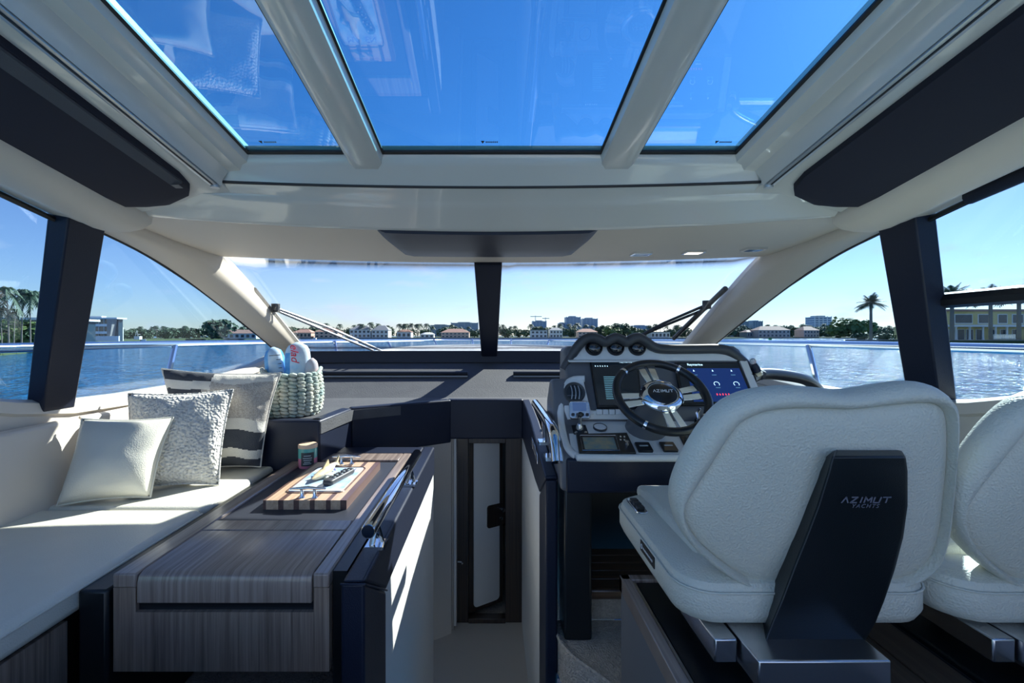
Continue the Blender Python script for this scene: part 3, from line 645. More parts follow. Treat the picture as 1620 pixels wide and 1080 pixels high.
rows = [[mf @ Vector((x, r * 1.0 * cos(2 * pi * q / 12), r * .85 * sin(2 * pi * q / 12) + z)) for q in range(12)] for x, r, z in ((-.09, .004, -.008), (-.07, .012, -.008), (-.04, .020, -.006), (0, .024, -.002), (.035, .020, .004), (.06, .012, .010), (.075, .007, .014))]
obj('body', MB().grid(rows, cu=True, cap=True), M['gold'], fs)
obj('tail_fin', MB().prism([mf @ Vector(p) for p in ((.07, -.004, .010), (.105, -.004, .045), (.095, -.004, .016), (.11, -.004, -.005))], mf.to_3x3() @ Vector((0, .008, 0))), M['gold'], fs)
obj('dorsal_fin', MB().prism([mf @ Vector(p) for p in ((-.02, -.003, .016), (.02, -.003, .048), (.03, -.003, .018))], mf.to_3x3() @ Vector((0, .006, 0))), M['gold'], fs)
for s in (-1, 1): obj('side_fin', MB().prism([mf @ Vector(p) for p in ((-.03, s * .018, -.01), (.0, s * .06, -.022), (.012, s * .02, -.008))], (0, 0, .004)), M['gold'], fs)
cd = thing('candle_jar', 'small seafoam to pink candle jar with wooden lid on the console', 'candle', at_h(487, 738, .67))
pc = OFF[cd.name]
obj('glass_upper', MB().lathe([(.001, .05), (.046, .05), (.046, .100), (.001, .100)], Matrix.Translation(pc)), M['candle_g'], cd)
obj('glass_lower', MB().lathe([(.001, 0), (.043, 0), (.046, .006), (.046, .05), (.001, .05)], Matrix.Translation(pc)), M['candle_p'], cd)
obj('lid', MB().lathe([(.001, .100), (.047, .100), (.047, .116), (.044, .119), (.001, .119)], Matrix.Translation(pc)), M['candle_lid'], cd)
rows = [[pc + Vector((.0468 * sin(radians(a)), -.0468 * cos(radians(a)), z)) for a in range(-20, 61, 10)] for z in (.014, .082)]
lb = obj('label', MB().grid(rows), M['labelblk'], cd)
for z, wd in ((.066, 22), (.054, 28), (.044, 24), (.034, 20), (.026, 26)):
    obj('print_line', MB().grid([[pc + Vector((.0473 * sin(radians(a)), -.0473 * cos(radians(a)), zz)) for a in range(20 - wd, 21 + wd, 6)] for zz in (z - .002, z + .002)]), M['labeltxt'], lb)

# ------------------------------------------------------------------ basket on the dash
bc = R(-1.168, 2.66, DZ - .012)
bk = thing('rope_basket', 'woven seafoam rope basket on the dash shelf', 'basket', bc)
NC, NR, rb = 22, 12, .148
k = MB()
for j in range(NR):
    for i in range(NC):
        a = 2 * pi * (i + .12 * (j % 2)) / NC; r = rb * (1 + .10 * sin(pi * (j + .5) / NR)) - (.012 if j == 0 else 0); z = .012 + j * .0205 + random.uniform(-.002, .002)
        ln = pi * r / NC * 1.06; q = Matrix.Translation(bc + Vector((r * cos(a), r * sin(a), z))) @ Matrix.Rotation(a + pi / 2, 4, 'Z') @ Matrix.Rotation(.22, 4, 'Y')
        rows = [[q @ Vector((x * ln, rr * 1.35 * cos(2 * pi * m_ / 7), rr * sin(2 * pi * m_ / 7))) for m_ in range(7)] for x, rr in ((-1, .004), (-.6, .0115), (0, .0135), (.6, .0115), (1, .004))]
        k.grid(rows, cu=True, cap=True)
ro = obj('woven_rope', k, M['rope'], bk); ro['kind'] = 'stuff'
obj('lining', MB().lathe([(.001, .004), (rb - .01, .004), (rb + .004, .12), (rb - .004, .235), (rb - .012, .235), (rb - .004, .12), (rb - .018, .012), (.001, .012)], Matrix.Translation(bc)), M['rope'], bk)
for s, q in ((1, 200), (1, 20)):
    a = radians(q); obj('rope_loop', MB().tube([bc + Vector((cos(a + t * .5) * (rb + .01), sin(a + t * .5) * (rb + .01), .235 + .03 * cos(t * pi / 2))) for t in (-1, -.5, 0, .5, 1)], .012, 8), M['rope'], bk)
def plush(name, label, base, top, w0, w1, th, mats, bandf=None, n=18, seg=20):
    ax = (top - base); L_ = ax.length; up = ax.normalized(); xx = Vector((1, 0, 0)); xx = (xx - up * xx.dot(up)).normalized(); yy = up.cross(xx)
    mb = MB(); prev = None
    for i in range(n + 1):
        t = i / n; prof = min(1, (1 - (2 * t - 1) ** 6)) ** .5 if t < .5 else max(0.02, 1 - ((t - .5) / .5) ** 5.5) ** .5
        wdt = (w0 + (w1 - w0) * t) * max(.08, prof)
        row = [base + ax * t + xx * wdt * cos(2 * pi * k_ / seg) + yy * th * max(.1, prof) * sin(2 * pi * k_ / seg) for k_ in range(seg)]
        if prev:
            for k_ in range(seg):
                mb.add([prev[k_], prev[(k_ + 1) % seg], row[(k_ + 1) % seg], row[k_]], [(0, 1, 2, 3)], bandf(t, 2 * pi * k_ / seg) if bandf else 0)
        prev = row
    mb.add(prev, [list(range(seg))], 0)
    root = thing(name, label, 'plush toy', base, 'printed plush toys in the basket')
    o = obj('body', mb, mats, root, fix=False, angle=180)
    bm = bmesh.new(); bm.from_mesh(o.data); bmesh.ops.remove_doubles(bm, verts=bm.verts, dist=.0002); bmesh.ops.recalc_face_normals(bm, faces=bm.faces); bm.to_mesh(o.data); bm.free()
    return root, xx, up
z0 = bc.z + .03
p1, x_, u_ = plush('plush_bottle', 'blue plush with pale striped belly standing in the basket', Vector((-1.24, 2.67, z0)), P(432, 549, 2.72), .055, .060, .05, [M['blueprint'], M['paleprint']], lambda t, a: 1 if -1.9 < ((a + pi) % (2 * pi) - pi) < -.5 else 0)
for i in range(5):
    c = OFF[p1.name].lerp(P(432, 549, 2.72), .60 + .07 * i); obj('stripe', MB().tube([c + Vector((x, -.047 * sqrt(max(.05, 1 - (x / .066) ** 2)), -.006 + .1 * x)) for x in (-.005, .015, .035, .052)], .002, 6), M['groove'], p1)
p2, x_, u_ = plush('plush_bottle', 'white and blue plush with red lettering standing in the basket', Vector((-1.135, 2.66, z0)), P(471, 541, 2.70), .062, .078, .055, [M['paleprint'], M['blueprint']], lambda t, a: 1 if (pi * .95 < a < 1.32 * pi and t < .85) else 0)
mtx = frame(OFF[p2.name].lerp(P(471, 541, 2.70), .80) + Vector((.006, -.058, 0)), (.08, 0, -1), (1, 0, .08))
text('lettering', 'elado', M['redprint'], p2, mtx, .064, shear=.35, label='red script lettering')
p3, x_, u_ = plush('plush_toy', 'pinkish grey plush peeking over the starboard rim of the basket', Vector((-1.06, 2.66, z0)), P(494, 566, 2.66), .040, .036, .04, [M['pinkcloth']])

# ------------------------------------------------------------------ helm console
hc = thing('helm_console', 'grey helm console with screens, gauges and switches', 'console', R(.7, 2.0, -1.2))
prof = [(1.75, -.60), (1.75, -.468), (1.98, -.381), (1.985, -.318), (2.155, -.126), (2.195, -.05), (2.30, -.05), (2.38, -.60)]
rows = []
for x, sh in ((.345, .02), (.365, 0), (1.17, 0), (1.20, .02)): rows.append([R(x, d, z - (sh if z > -.2 else 0)) for d, z in prof])
obj('body', MB().grid(rows, cu=True, cap=True), M['greycons'], hc, bevel=.01)
k = MB().prism([R(.266, d, z) for d, z in ((2.10, -.20), (2.035, -.192), (1.985, -.26), (1.955, -.375), (1.75, -.468), (1.75, -.60), (2.25, -.60), (2.2, -.3))], (.12, 0, 0))
obj('side_pod', k, M['greycons'], hc, bevel=.016, seg=3)
obj('lower_fascia', MB().box(.285, 1.25, 1.742, 1.80, E - .605, E - .47), M['navy'], hc, bevel=.012, seg=3)
obj('leg', MB().box(.285, .395, 1.79, 1.93, E - 1.2, E - .60), M['black'], hc, bevel=.01)
obj('footwell_back', MB().box(.285, 1.85, 2.40, 2.43, E - 1.3, E - .46), M['black'], hc)
obj('footwell_side', MB().box(.30, .34, 1.93, 2.40, E - 1.2, E - .60), M['black'], hc)
SC = plane3(R(.5, 2.15, -.122), R(1, 2.15, -.122), R(.5, 1.98, -.3135)); LO = plane3(R(.5, 1.98, -.377), R(1, 1.98, -.377), R(.5, 1.75, -.464))
POD = plane3(R(.3, 2.030, -.190), R(.4, 2.030, -.190), R(.3, 1.948, -.372)); HO = plane3(R(.3, 2.150, -.124), R(.4, 2.150, -.124), R(.3, 2.19, -.046))
def toward(pl): return pl[0] if pl[0].y < 0 else -pl[0]
def pad(name, px, pl, m, parent, up=.004, t=.006, bevel=0, seg=2):
    n_ = toward(pl); return obj(name, MB().prism([on(x, y, pl) + n_ * up for x, y in px], n_ * -t), m, parent, bevel=bevel, seg=seg)
pad('lower_panel', [(896, 668), (1112, 668), (1135, 719), (925, 719), (911, 716), (903, 707)], LO, M['lightcons'], hc, .006, .01, .002)
pad('pod_plate', [(889, 622), (893, 608), (902, 601), (922, 598), (925, 612), (934, 648), (940, 655), (898, 664), (893, 650)], POD, M['lightcons'], hc, .005, .01, .003)
obj('ledge_strip', MB().prism([R(.37, 1.965, -.324), R(.70, 1.965, -.324), R(.70, 1.965, -.362), R(.37, 1.965, -.362)], (0, .02, 0)), M['lightcons'], hc, bevel=.004)
obj('pod_rim', MB().tube(crom([P(925, 599, 2.03), P(908, 600, 2.04), P(897, 607, 2.03), P(891, 620, 2.02), P(887, 645, 1.98), P(888, 668, 1.94), P(893, 695, 1.86), P(900, 712, 1.79), P(912, 721, 1.755), P(935, 724, 1.748), P(1130, 724, 1.748)], 5), .015, 10), M['lightcons'], hc)
pad('hood_face', [(902, 570), (914, 553), (928, 542), (1020, 542), (1035, 551), (1130, 553), (1150, 557), (1166, 570), (1166, 571)], HO, M['lightcons'], hc, .004, .012, .003)
obj('top_ledge', MB().prism([on(898, 571, HO), on(1045, 571, HO), on(1045, 571, HO) + Vector((0, -.035, -.004)), on(898, 571, HO) + Vector((0, -.035, -.004))], (0, 0, .008)), M['lightcons'], hc, bevel=.003)
rp = [(891, 584), (899, 570), (911, 552), (922, 539), (934, 534), (946, 536), (957, 541), (966, 537), (975, 534), (985, 538), (992, 541), (1000, 536), (1010, 534), (1022, 540), (1033, 548), (1050, 552), (1100, 552), (1138, 552), (1158, 558), (1176, 573), (1190, 586), (1207, 594)]
obj('hood_rim', MB().tube(crom([P(x, y, 2.165) for x, y in rp], 5), [.020 if i < 8 else .0235 for i in range(5 * (len(rp) - 1) + 1)], 12), M['groove'], hc)
pad('display_surround', [(1169, 572), (1181, 572), (1210, 642), (1198, 642)], SC, M['lightcons'], hc, .008, .012, .002)
def display(label, px, lit):
    q = [on(x, y, SC) for x, y in px]; n_ = toward(SC); t = thing('chart_display', label, 'display', (q[2] + q[3]) / 2)
    obj('bezel', MB().prism([p + n_ * .011 for p in q], n_ * -.014), M['plasticblk'], t, bevel=.002)
    cen = sum(q, Vector()) / 4; inn = [cen + (p - cen) * .93 + n_ * .0125 for p in q]
    obj('screen', MB().prism(inn, n_ * -.001), M['screen'], t)
    ux = (q[1] - q[0]).normalized(); uy = (q[0] - q[3]).normalized(); wd = (q[1] - q[0]).length; ht = (q[0] - q[3]).length
    fr_ = lambda u, v: frame(q[3].lerp(q[2], u).lerp(q[0].lerp(q[1], u), v) + n_ * .0132, ux, uy)
    return t, fr_, n_, wd, ht
t, fr_, n_, wd, ht = display('tall dark chart display left of the steering wheel', [(932, 572), (1008, 572), (1016, 646), (944.5, 646)], 0)
text('title', 'Raymarine', M['glow'], t, fr_(.74, .955), .014)
for q in range(6): obj('heading_mark', MB().prism([fr_(.10 + .05 * q, .86) @ Vector(p) for p in ((-.0016, -.003, 0), (.0022, -.003, 0), (.0016, .003 - .002 * (q % 2), 0), (-.0022, .003, 0))], n_ * .0004), M['glow'], t)
for i in range(13): obj('data_row', MB().prism([fr_(.42, .62 - .038 * i) @ Vector(p) for p in ((-.04, -.0022, 0), (.028 - .012 * (i % 3), -.0022, 0), (.028 - .012 * (i % 3), .0022, 0), (-.04, .0022, 0))], n_ * .0004), M['glowdim'], t)
t, fr_, n_, wd, ht = display('wide lit blue chart display right of the steering wheel', [(1066, 575), (1168, 575), (1197, 642), (1078, 642)], 1)
obj('lit_area', MB().prism([fr_(u_, v_) @ Vector((0, 0, 0)) for u_, v_ in ((.16, .06), (.955, .06), (.955, .84), (.16, .84))], n_ * .0004), M['screenblue'], t)
text('title', 'Raymarine', M['glow'], t, fr_(.30, .93), .017)
for i in range(3):
    for j in range(2):
        f_ = fr_(.26 + .28 * i, (.76, .46)[j]) @ Matrix.Translation((0, 0, .0006))
        if j: obj('dial_icon', MB().tube([f_ @ Vector((.012 * cos(a), .012 * sin(a), 0)) for a in [radians(-40 + 26 * q) for q in range(11)]], .0013, 5), M['glow'], t)
        else: obj('tick_icon', MB().prism([f_ @ Vector(p) for p in ((-.004, 0, 0), (.004, 0, 0), (0, .011, 0))], n_ * .0004), M['glow'], t)
        obj('caption', MB().prism([f_ @ Vector(p) for p in ((-.010, -.022, 0), (.010, -.022, 0), (.010, -.0185, 0), (-.010, -.0185, 0))], n_ * .0004), M['glowdim'], t)
for q in range(5): obj('alarm_mark', MB().prism([fr_(.50 + .04 * q, .22) @ Vector(p) for p in ((-.003, -.005, .0006), (.0022, -.005, .0006), (.003, .005 - .003 * (q % 2), .0006), (-.002, .005, .0006))], n_ * .0004), M['glowred'], t)
obj('status_bar', MB().prism([fr_(.60, .12) @ Vector(p) for p in ((-.014, 0, .0006), (.014, 0, .0006), (.014, .003, .0006), (-.014, .003, .0006))], n_ * .0004), M['glow'], t)
for i, px in enumerate((939, 973, 1007)):
    c = on(px, 551, HO); n_ = toward(HO); t = thing('engine_gauge', ('leftmost', 'middle', 'rightmost')[i] + ' of three round chrome-rimmed gauges under the hood', 'gauge', c + Vector((0, 0, -.04)), 'gauges on the helm hood')
    mg = frame(c + n_ * .004, (1, 0, 0), (0, .4, 1)); mg = frame(c + n_ * .004, (1, 0, 0), n_.cross(Vector((1, 0, 0))))
    obj('bezel', MB().lathe([(.001, 0), (.041, 0), (.041, .012), (.036, .018), (.034, .012), (.001, .010)], mg, 28), M['plasticblk'], t)
    obj('dome', MB().lathe([(.0345, .010), (.032, .020), (.024, .027), (.012, .031), (.001, .032)], mg, 28), M['glass_gauge'], t)
# vent, radio, buttons, joystick, dials
t = thing('air_vent', 'round black air vent on the helm side pod', 'air vent', on(908, 640, POD)); n_ = toward(POD)
mg = frame(on(908, 622, POD) + n_ * .006, (1, 0, 0), n_.cross(Vector((1, 0, 0))))
obj('ring', MB().lathe([(.034, -.002), (.047, -.002), (.047, .010), (.043, .014), (.036, .010), (.034, -.002)], mg, 28), M['groove'], t)
obj('bowl', MB().lathe([(.036, .006), (.02, .001), (.001, 0)], mg, 24), M['plasticblk'], t)
for x in (-.016, 0, .016): obj('vane', MB().tube([mg @ Vector((x + .005 * (1 - (y / .034) ** 2), y, .008 + .006 * (1 - (y / .034) ** 2))) for y in (-.030, -.015, 0, .015, .030)], .0022, 6), M['alu'], t)
t = thing('autopilot_unit', 'small silver-framed unit with grey display on the side pod', 'control unit', on(916, 664, POD))
mg = frame(on(915.5, 650, POD) + n_ * .006, (1, 0, 0), n_.cross(Vector((1, 0, 0))))
obj('case', MB().prism([mg @ p for p in rrect(.088, .078, .012)], n_ * .018), M['steel'], t, bevel=.004)
obj('display', MB().prism([mg @ (p + Vector((0, .012, .0185))) for p in rrect(.058, .036, .003)], n_ * .001), M['lcd'], t)
for i in range(4): obj('button', MB().prism([mg @ (p + Vector((-.03 + .02 * i, -.022, .0185))) for p in rrect(.014, .013, .005)], n_ * .003), M['groove'], t)
for i in range(4):
    c = R(.405 + .0315 * i, 1.962, -.330) ; x, y = 948 + 10 * i, 651.5
    c = P(x, y, 1.958); tag(obj('push_button', MB().box(c.x - .012, c.x + .012, c.y - .004, c.y + .01, c.z - .011, c.z + .011), M['whiteplastic'], bevel=.002), ('leftmost', 'second from left', 'third from left', 'rightmost')[i] + ' square grey button under the left display', 'button', 'buttons under the left display')
nl = toward(LO)
def low(px, py, up=.006): return frame(on(px, py, LO) + nl * up, (1, 0, 0), nl.cross(Vector((1, 0, 0))))
t = thing('bow_thruster_joystick', 'small grey joystick with black ball on a square plate', 'joystick', on(917, 683, LO))
mg = low(917, 682); obj('plate', MB().prism([mg @ p for p in rrect(.062, .07, .004)], nl * .004), M['plasticblk'], t, bevel=.001)
obj('boot', MB().lathe([(.018, .004), (.014, .02), (.009, .028), (.001, .03)], mg @ Matrix.Translation((0, .008, 0))), M['steel'], t)
obj('stick', MB().tube([mg @ Vector((0, .008, .02)), mg @ Vector((.002, .016, .055))], .006, 8), M['steel'], t)
obj('ball', MB().lathe([(.001, -.012), (.009, -.008), (.012, 0), (.009, .008), (.001, .012)], mg @ Matrix.Translation((.002, .018, .064))), M['plasticblk'], t)
for x in (-.02, .02): obj('screw_cap', MB().lathe([(.001, .004), (.007, .004), (.006, .007), (.001, .008)], mg @ Matrix.Translation((x, -.024, 0))), M['steel'], t)
t = thing('round_dial', 'round white dial with dark rim on the lower helm panel', 'dial', on(949, 686, LO)); mg = low(949, 679)
obj('rim', MB().lathe([(.026, 0), (.029, 0), (.029, .008), (.026, .009), (.026, 0)], mg, 28), M['groove'], t); obj('face', MB().lathe([(.001, 0), (.0265, 0), (.0265, .006), (.001, .007)], mg, 28), M['whiteplastic'], t)
t = thing('chart_radio', 'wide black radio unit with coloured chart screen', 'radio', on(958, 720, LO))
obj('case', MB().prism([on(x, y, LO) + nl * .016 for x, y in ((911, 691), (991, 689), (1006, 721), (916, 721))], nl * -.014), M['plasticblk'], t, bevel=.002)
obj('screen', MB().prism([on(x, y, LO) + nl * .0168 for x, y in ((921, 697), (970, 697), (976, 716), (925, 716))], nl * -.001), M['chart'], t)
obj('frame', MB().tube([on(x, y, LO) + nl * .0168 for x, y in ((917, 694), (973, 694), (980, 718), (921, 718))], .002, 5, closed=True), M['steel'], t)
obj('knob', MB().lathe([(.001, 0), (.010, 0), (.009, .014), (.001, .016)], low(991, 708, .0165)), M['steel'], t)
for i in range(4): obj('key', MB().lathe([(.001, 0), (.005, 0), (.004, .003), (.001, .003)], low(981 + 6 * (i % 2), 696 + 5 * (i // 2), .0165), 8), M['steel'], t)
for i, (px, py) in enumerate(((1018, 711), (1057, 710.5))):
    t = thing('rocker_switch', ('black rocker switch next to the chart radio', 'black rocker switch next to the key panel')[i], 'switch', on(px, py + 8, LO), 'rocker switches'); mg = low(px, py)
    obj('plate', MB().prism([mg @ p for p in rrect(.058, .060, .005)], nl * .010), M['plasticblk'], t, bevel=.002)
    obj('marking', MB().prism([mg @ (p + Vector((0, .003, .0105))) for p in rrect(.034, .008, .002)], nl * .0005), M['labeltxt'], t)
t = thing('key_panel', 'black panel with ignition knob at the right of the switches', 'control panel', on(1092, 719, LO))
obj('plate', MB().prism([on(x, y, LO) + nl * .012 for x, y in ((1073, 690), (1092, 689), (1110, 718), (1088, 720))], nl * -.01), M['plasticblk'], t, bevel=.002)
obj('knob', MB().lathe([(.001, 0), (.014, 0), (.012, .014), (.001, .016)], low(1088, 700, .012)), M['groove'], t); obj('keyhole', MB().lathe([(.001, 0), (.009, 0), (.008, .006), (.001, .007)], low(1096, 712, .012)), M['steel'], t)
t = thing('trim_panel', 'small black switch bar below the steering wheel', 'control panel', on(1078, 687, LO))
obj('plate', MB().prism([on(x, y, LO) + nl * .012 for x, y in ((1060, 681), (1092, 680), (1097, 687), (1064, 688))], nl * -.01), M['plasticblk'], t, bevel=.002)
obj('marking', MB().prism([on(x, y, LO) + nl * .0126 for x, y in ((1066, 683), (1078, 683), (1079, 685), (1067, 685))], nl * -.001), M['labeltxt'], t)
t = thing('throttle_lever', 'black and chrome throttle control right of the wheel', 'throttle', on(1116, 690, LO))
obj('housing', MB().prism([low(1116, 682) @ p for p in rrect(.07, .11, .02)], nl * .03), M['plasticblk'], t, bevel=.008)
for s in (-1, 1): obj('lever', MB().tube([low(1116, 684) @ Vector((s * .03, 0, .02)), low(1116, 684) @ Vector((s * .034, .03, .07)), low(1116, 684) @ Vector((s * .02, .04, .085))], .007, 8), M['chrome'], t)
# steering wheel
wc = P(1047, 625, 1.78); tl = radians(48); wn_ = Vector((0, -cos(tl), sin(tl))); W = frame(wc, (1, 0, 0), (0, sin(tl), cos(tl)))
sw = thing('steering_wheel', 'black steering wheel with chrome spokes and hub', 'steering wheel', wc + Vector((0, .1, -.2)))
def ring(r, z, n=64, a0=0, a1=2 * pi): return [W @ Vector((r * cos(a0 + (a1 - a0) * i / n), r * sin(a0 + (a1 - a0) * i / n), z)) for i in range(n)]
obj('rim', MB().tube(ring(.174, 0), .0165, 14, closed=True), M['plasticblk'], sw)
for a in (135, 52, -40, -125):
    a = radians(a); obj('chrome_band', MB().tube([W @ Vector((.174 * cos(a + d), .174 * sin(a + d), 0)) for d in (-.03, 0, .03)], .0175, 14), M['chrome'], sw)
for a in (100, 190, 280, 10):
    q = W @ Matrix.Rotation(radians(a - 2), 4, 'Z')
    for s in (-1, 1):
        o = obj('spoke', MB().prism([q @ Vector(p) for p in ((.05, s * .004, -.008), (.05, s * .026, -.008), (.160, s * .037, -.004), (.165, s * .006, -.004))], wn_ * -.006), M['chrome'], sw, bevel=.0015)
obj('hub_ring', MB().lathe([(.058, -.012), (.080, -.012), (.084, .0), (.073, .014), (.061, .018), (.058, .012)], W @ Matrix.Diagonal((1, .92, 1, 1)), 40), M['chrome'], sw)
hub = obj('hub_cap', MB().lathe([(.001, -.012), (.060, -.012), (.060, .010), (.045, .018), (.02, .022), (.001, .023)], W @ Matrix.Diagonal((1, .92, 1, 1)), 40), M['plasticblk'], sw)
def azimut(parent, Mx, wdt, ht, m, th):
    """the AZIMUT wordmark drawn with strokes"""
    k = MB(); u = wdt / 6.6
    def bar(pts):
        for a, b in zip(pts, pts[1:]):
            a, b = Vector((*a, 0)), Vector((*b, 0)); d = (b - a).normalized(); n_ = Vector((-d.y, d.x, 0)) * ht * .11; a, b = a - d * ht * .05, b + d * ht * .05
            k.prism([Mx @ p for p in (a - n_, b - n_, b + n_, a + n_)], Mx.to_3x3() @ Vector((0, 0, th)))
    sh = .12 * ht
    gl = [[[(0, 0), (.5, 1), (.85, 0)]], [[(.1, 1), (.9, 1), (0, 0), (.85, 0)]], [[(.3, 0), (.42, 1)]], [[(0, 0), (.1, 1), (.5, .35), (.95, 1), (.9, 0)]], [[(.08, 1), (0, 0), (.75, 0), (.95, 1)]], [[(0, 1), (1.0, 1)], [(.45, 0), (.55, 1)]]]
    xo = [0, 1.18, 2.25, 3.05, 4.3, 5.55]
    for g, x in zip(gl, xo):
        for st in g: bar([((x + p[0]) * u - wdt / 2, (p[1] - .5) * ht) for p in st])
    return obj('wordmark', k, m, parent, smooth=False)
azimut(sw, W @ Matrix.Translation((0, .002, .0235)), .078, .012, M['whiteplastic'], .0008)
obj('column', MB().tube([wc - wn_ * .012, wc - wn_ * .05, wc + Vector((-.015, .10, -.12)), wc + Vector((-.02, .16, -.19))], [.045, .05, .075, .085], 20), M['greycons'], sw)
# corner bolster, figurine
t = MB().tube(crom([R(1.19, 2.10, -.20), R(1.30, 2.20, -.185), R(1.48, 2.30, -.20), R(1.66, 2.40, -.235), R(1.8, 2.5, -.30)], 5), [.028] * 20 + [.015], 12)
tag(obj('dash_bolster', t, M['plasticblk']), 'dark padded bolster between helm console and starboard window', 'bolster')
fg = thing('figurine', 'tiny navy and pink figurine leaning against the helm hood', 'figurine', P(1200, 592, 2.12))
mg = frame(P(1201, 594, 2.11), (1, 0, 0), (0, 0, 1)) @ Matrix.Rotation(radians(-90), 4, 'X') @ Matrix.Rotation(radians(-22), 4, 'Y')
mg = Matrix.Translation(P(1201, 594, 2.11)) @ Matrix.Rotation(radians(-24), 4, 'Y')
obj('base', MB().lathe([(.001, 0), (.017, 0), (.019, .012), (.014, .018), (.001, .018)], mg, 16), M['gold'], fg)
obj('body', MB().lathe([(.014, .018), (.018, .022), (.016, .045), (.012, .06), (.001, .062)], mg, 16), M['navy'], fg)
obj('head', MB().lathe([(.001, .058), (.011, .062), (.014, .072), (.011, .083), (.001, .087)], mg, 16), M['pinkcloth'], fg)

# ------------------------------------------------------------------ helm seats
BP = plane3(R(.5, .93, -.108), R(1, .93, -.108), R(.5, 1.05, -.58)); nb = toward(BP)
outer_px = [(1066, 800), (1070, 762), (1090, 715), (1118, 672), (1152, 640), (1196, 622), (1250, 616), (1300, 619), (1345, 623), (1395, 616), (1440, 609), (1482, 613), (1506, 632), (1511, 665), (1507, 720), (1501, 790), (1494, 850), (1478, 893), (1446, 917), (1400, 930), (1340, 934), (1260, 936), (1200, 932), (1150, 910), (1102, 872), (1076, 838)]
inner_px = [(1082, 806), (1098, 775), (1125, 735), (1148, 698), (1170, 670), (1206, 652), (1252, 646), (1300, 646), (1345, 647), (1395, 642), (1438, 638), (1474, 638), (1494, 648), (1500, 672), (1500, 722), (1494, 790), (1486, 848), (1470, 888), (1441, 910), (1398, 922), (1340, 926), (1260, 928), (1203, 922), (1158, 900), (1115, 866), (1092, 838)]
def make_seat(label, dx, full):
    T = Matrix.Translation((dx, 0, 0)); t = thing('helm_chair', label, 'chair', R(.68 + dx, 1.1, -.74), 'helm chairs')
    ou = crom([on(x, y, BP) for x, y in outer_px], 3, True); inn = crom([on(x, y, BP) for x, y in inner_px], 3, True)
    ce = sum(inn, Vector()) / len(inn)
    def ringp(f, off): # f: 0 inner .. 1 outer
        return [T @ (a.lerp(b, f) + nb * off) for a, b in zip(inn, ou)]
    pan = [[T @ (ce.lerp(a, sc) + nb * off) for a in inn] for sc, off in ((.02, .016), (.35, .016), (.7, .013), (.9, .008), (.98, .001), (1.0, -.006))]
    obj('back_panel', MB().grid(pan, cu=True, cap=True), M['seat'], t, angle=60)
    rows = [ringp(f, off) for f, off in ((-.02, -.008), (.08, .006), (.35, .016), (.65, .015), (.9, .002), (1.0, -.012), (.97, -.030), (.80, -.046), (.45, -.056), (-.1, -.060))]
    rows.append([T @ (ce.lerp(a, .02) - nb * .06) for a in inn])
    obj('backrest', MB().grid(rows, cu=True, cap=True), M['seat'], t, angle=60)
    # squab with rounded bolsters
    rows = []
    for z, ins in ((-.662, .03), (-.652, .01), (-.63, 0), (-.585, 0), (-.562, .008), (-.549, .03), (-.546, .06)):
        rr = rrect(.59 - 2 * ins, .58 - 2 * ins, .085 - ins * .5, 6); rows.append([T @ (R(.725, 1.315, z) + p) for p in rr])
    sq = obj('squab', MB().grid(rows, cu=True, cap=True), M['seat'], t)
    obj('seat_pad', MB().box(.51 + dx, .88 + dx, 1.14, 1.615, E - .57, E - .525), M['seat'], t, bevel=.018, seg=3)
    seam = [T @ (R(.725, 1.315, -.58) + p * 1.003) for p in rrect(.59, .58, .085, 6)]
    obj('piping', MB().tube(seam, .0028, 6, closed=True), M['seat'], sq)
    # black back bracket
    rr_ = [(712, 1316, 1322, 1428), (722, 1304, 1317, 1434), (745, 1293, 1311, 1437), (800, 1270, 1294, 1437), (850, 1250, 1275, 1430), (900, 1231, 1255, 1417), (950, 1214, 1236, 1400), (985, 1203, 1221, 1386), (1019, 1195, 1208, 1366)]
    rows = []
    for y, l_, c_, r_ in rr_:
        pl = on(1300, y, BP).y; th = .055 + max(0, y - 850) * .00022 if y > 720 else .02
        a, b, c, d = P(l_, y, pl - .004), P(c_, y, pl - th), P(r_ - 6, y, pl - th), P(r_, y, pl - th + .012)
        rows.append([T @ p for p in (a, b, c, d, Vector((d.x, pl + .004, d.z)))])
    br = obj('back_bracket', MB().grid(rows, cu=True, cap=True), M['black'], t, bevel=.004, angle=35)
    obj('stitching', MB().tube([T @ (P(c_ + 2, y, on(1300, y, BP).y - (.057 + max(0, y - 850) * .00022 if y > 720 else .022))) for y, l_, c_, r_ in rr_], .0012, 5), M['groove'], br)
    if full:
        ub = on(1300, 760, BP) - on(1300, 820, BP); c0 = P(1370, 790, on(1300, 790, BP).y - .0565)
        azimut(br, frame(c0, (1, 0, 0), ub) @ Matrix.Translation((0, 0, .0008)), .100, .0125, M['print'], .0008)
        text('tagline', 'YACHTS', M['print'], br, frame(P(1368, 800, on(1300, 800, BP).y - .0565), (1, 0, 0), ub) @ Matrix.Translation((0, 0, .0008)), .0125, shear=.2, space=1.3)
    # controls on the port bolster and maker's tag
    mg = Matrix.Translation(T @ R(.466, 1.46, -.5485)); sp = obj('switch_plate', MB().prism([mg @ p for p in rrect(.036, .13, .017)], (0, 0, .006)), M['chrome'], t, bevel=.002)
    for y in (-.03, .0, .03): obj('rocker', MB().box(.454 + dx, .478 + dx, 1.46 + y - .012, 1.46 + y + .012, E - .543, E - .533), M['plasticblk'], sp, bevel=.003)
    tg = obj('maker_tag', MB().box(.4275 + dx, .430 + dx, 1.20, 1.31, E - .615, E - .585), M['plasticblk'], t)
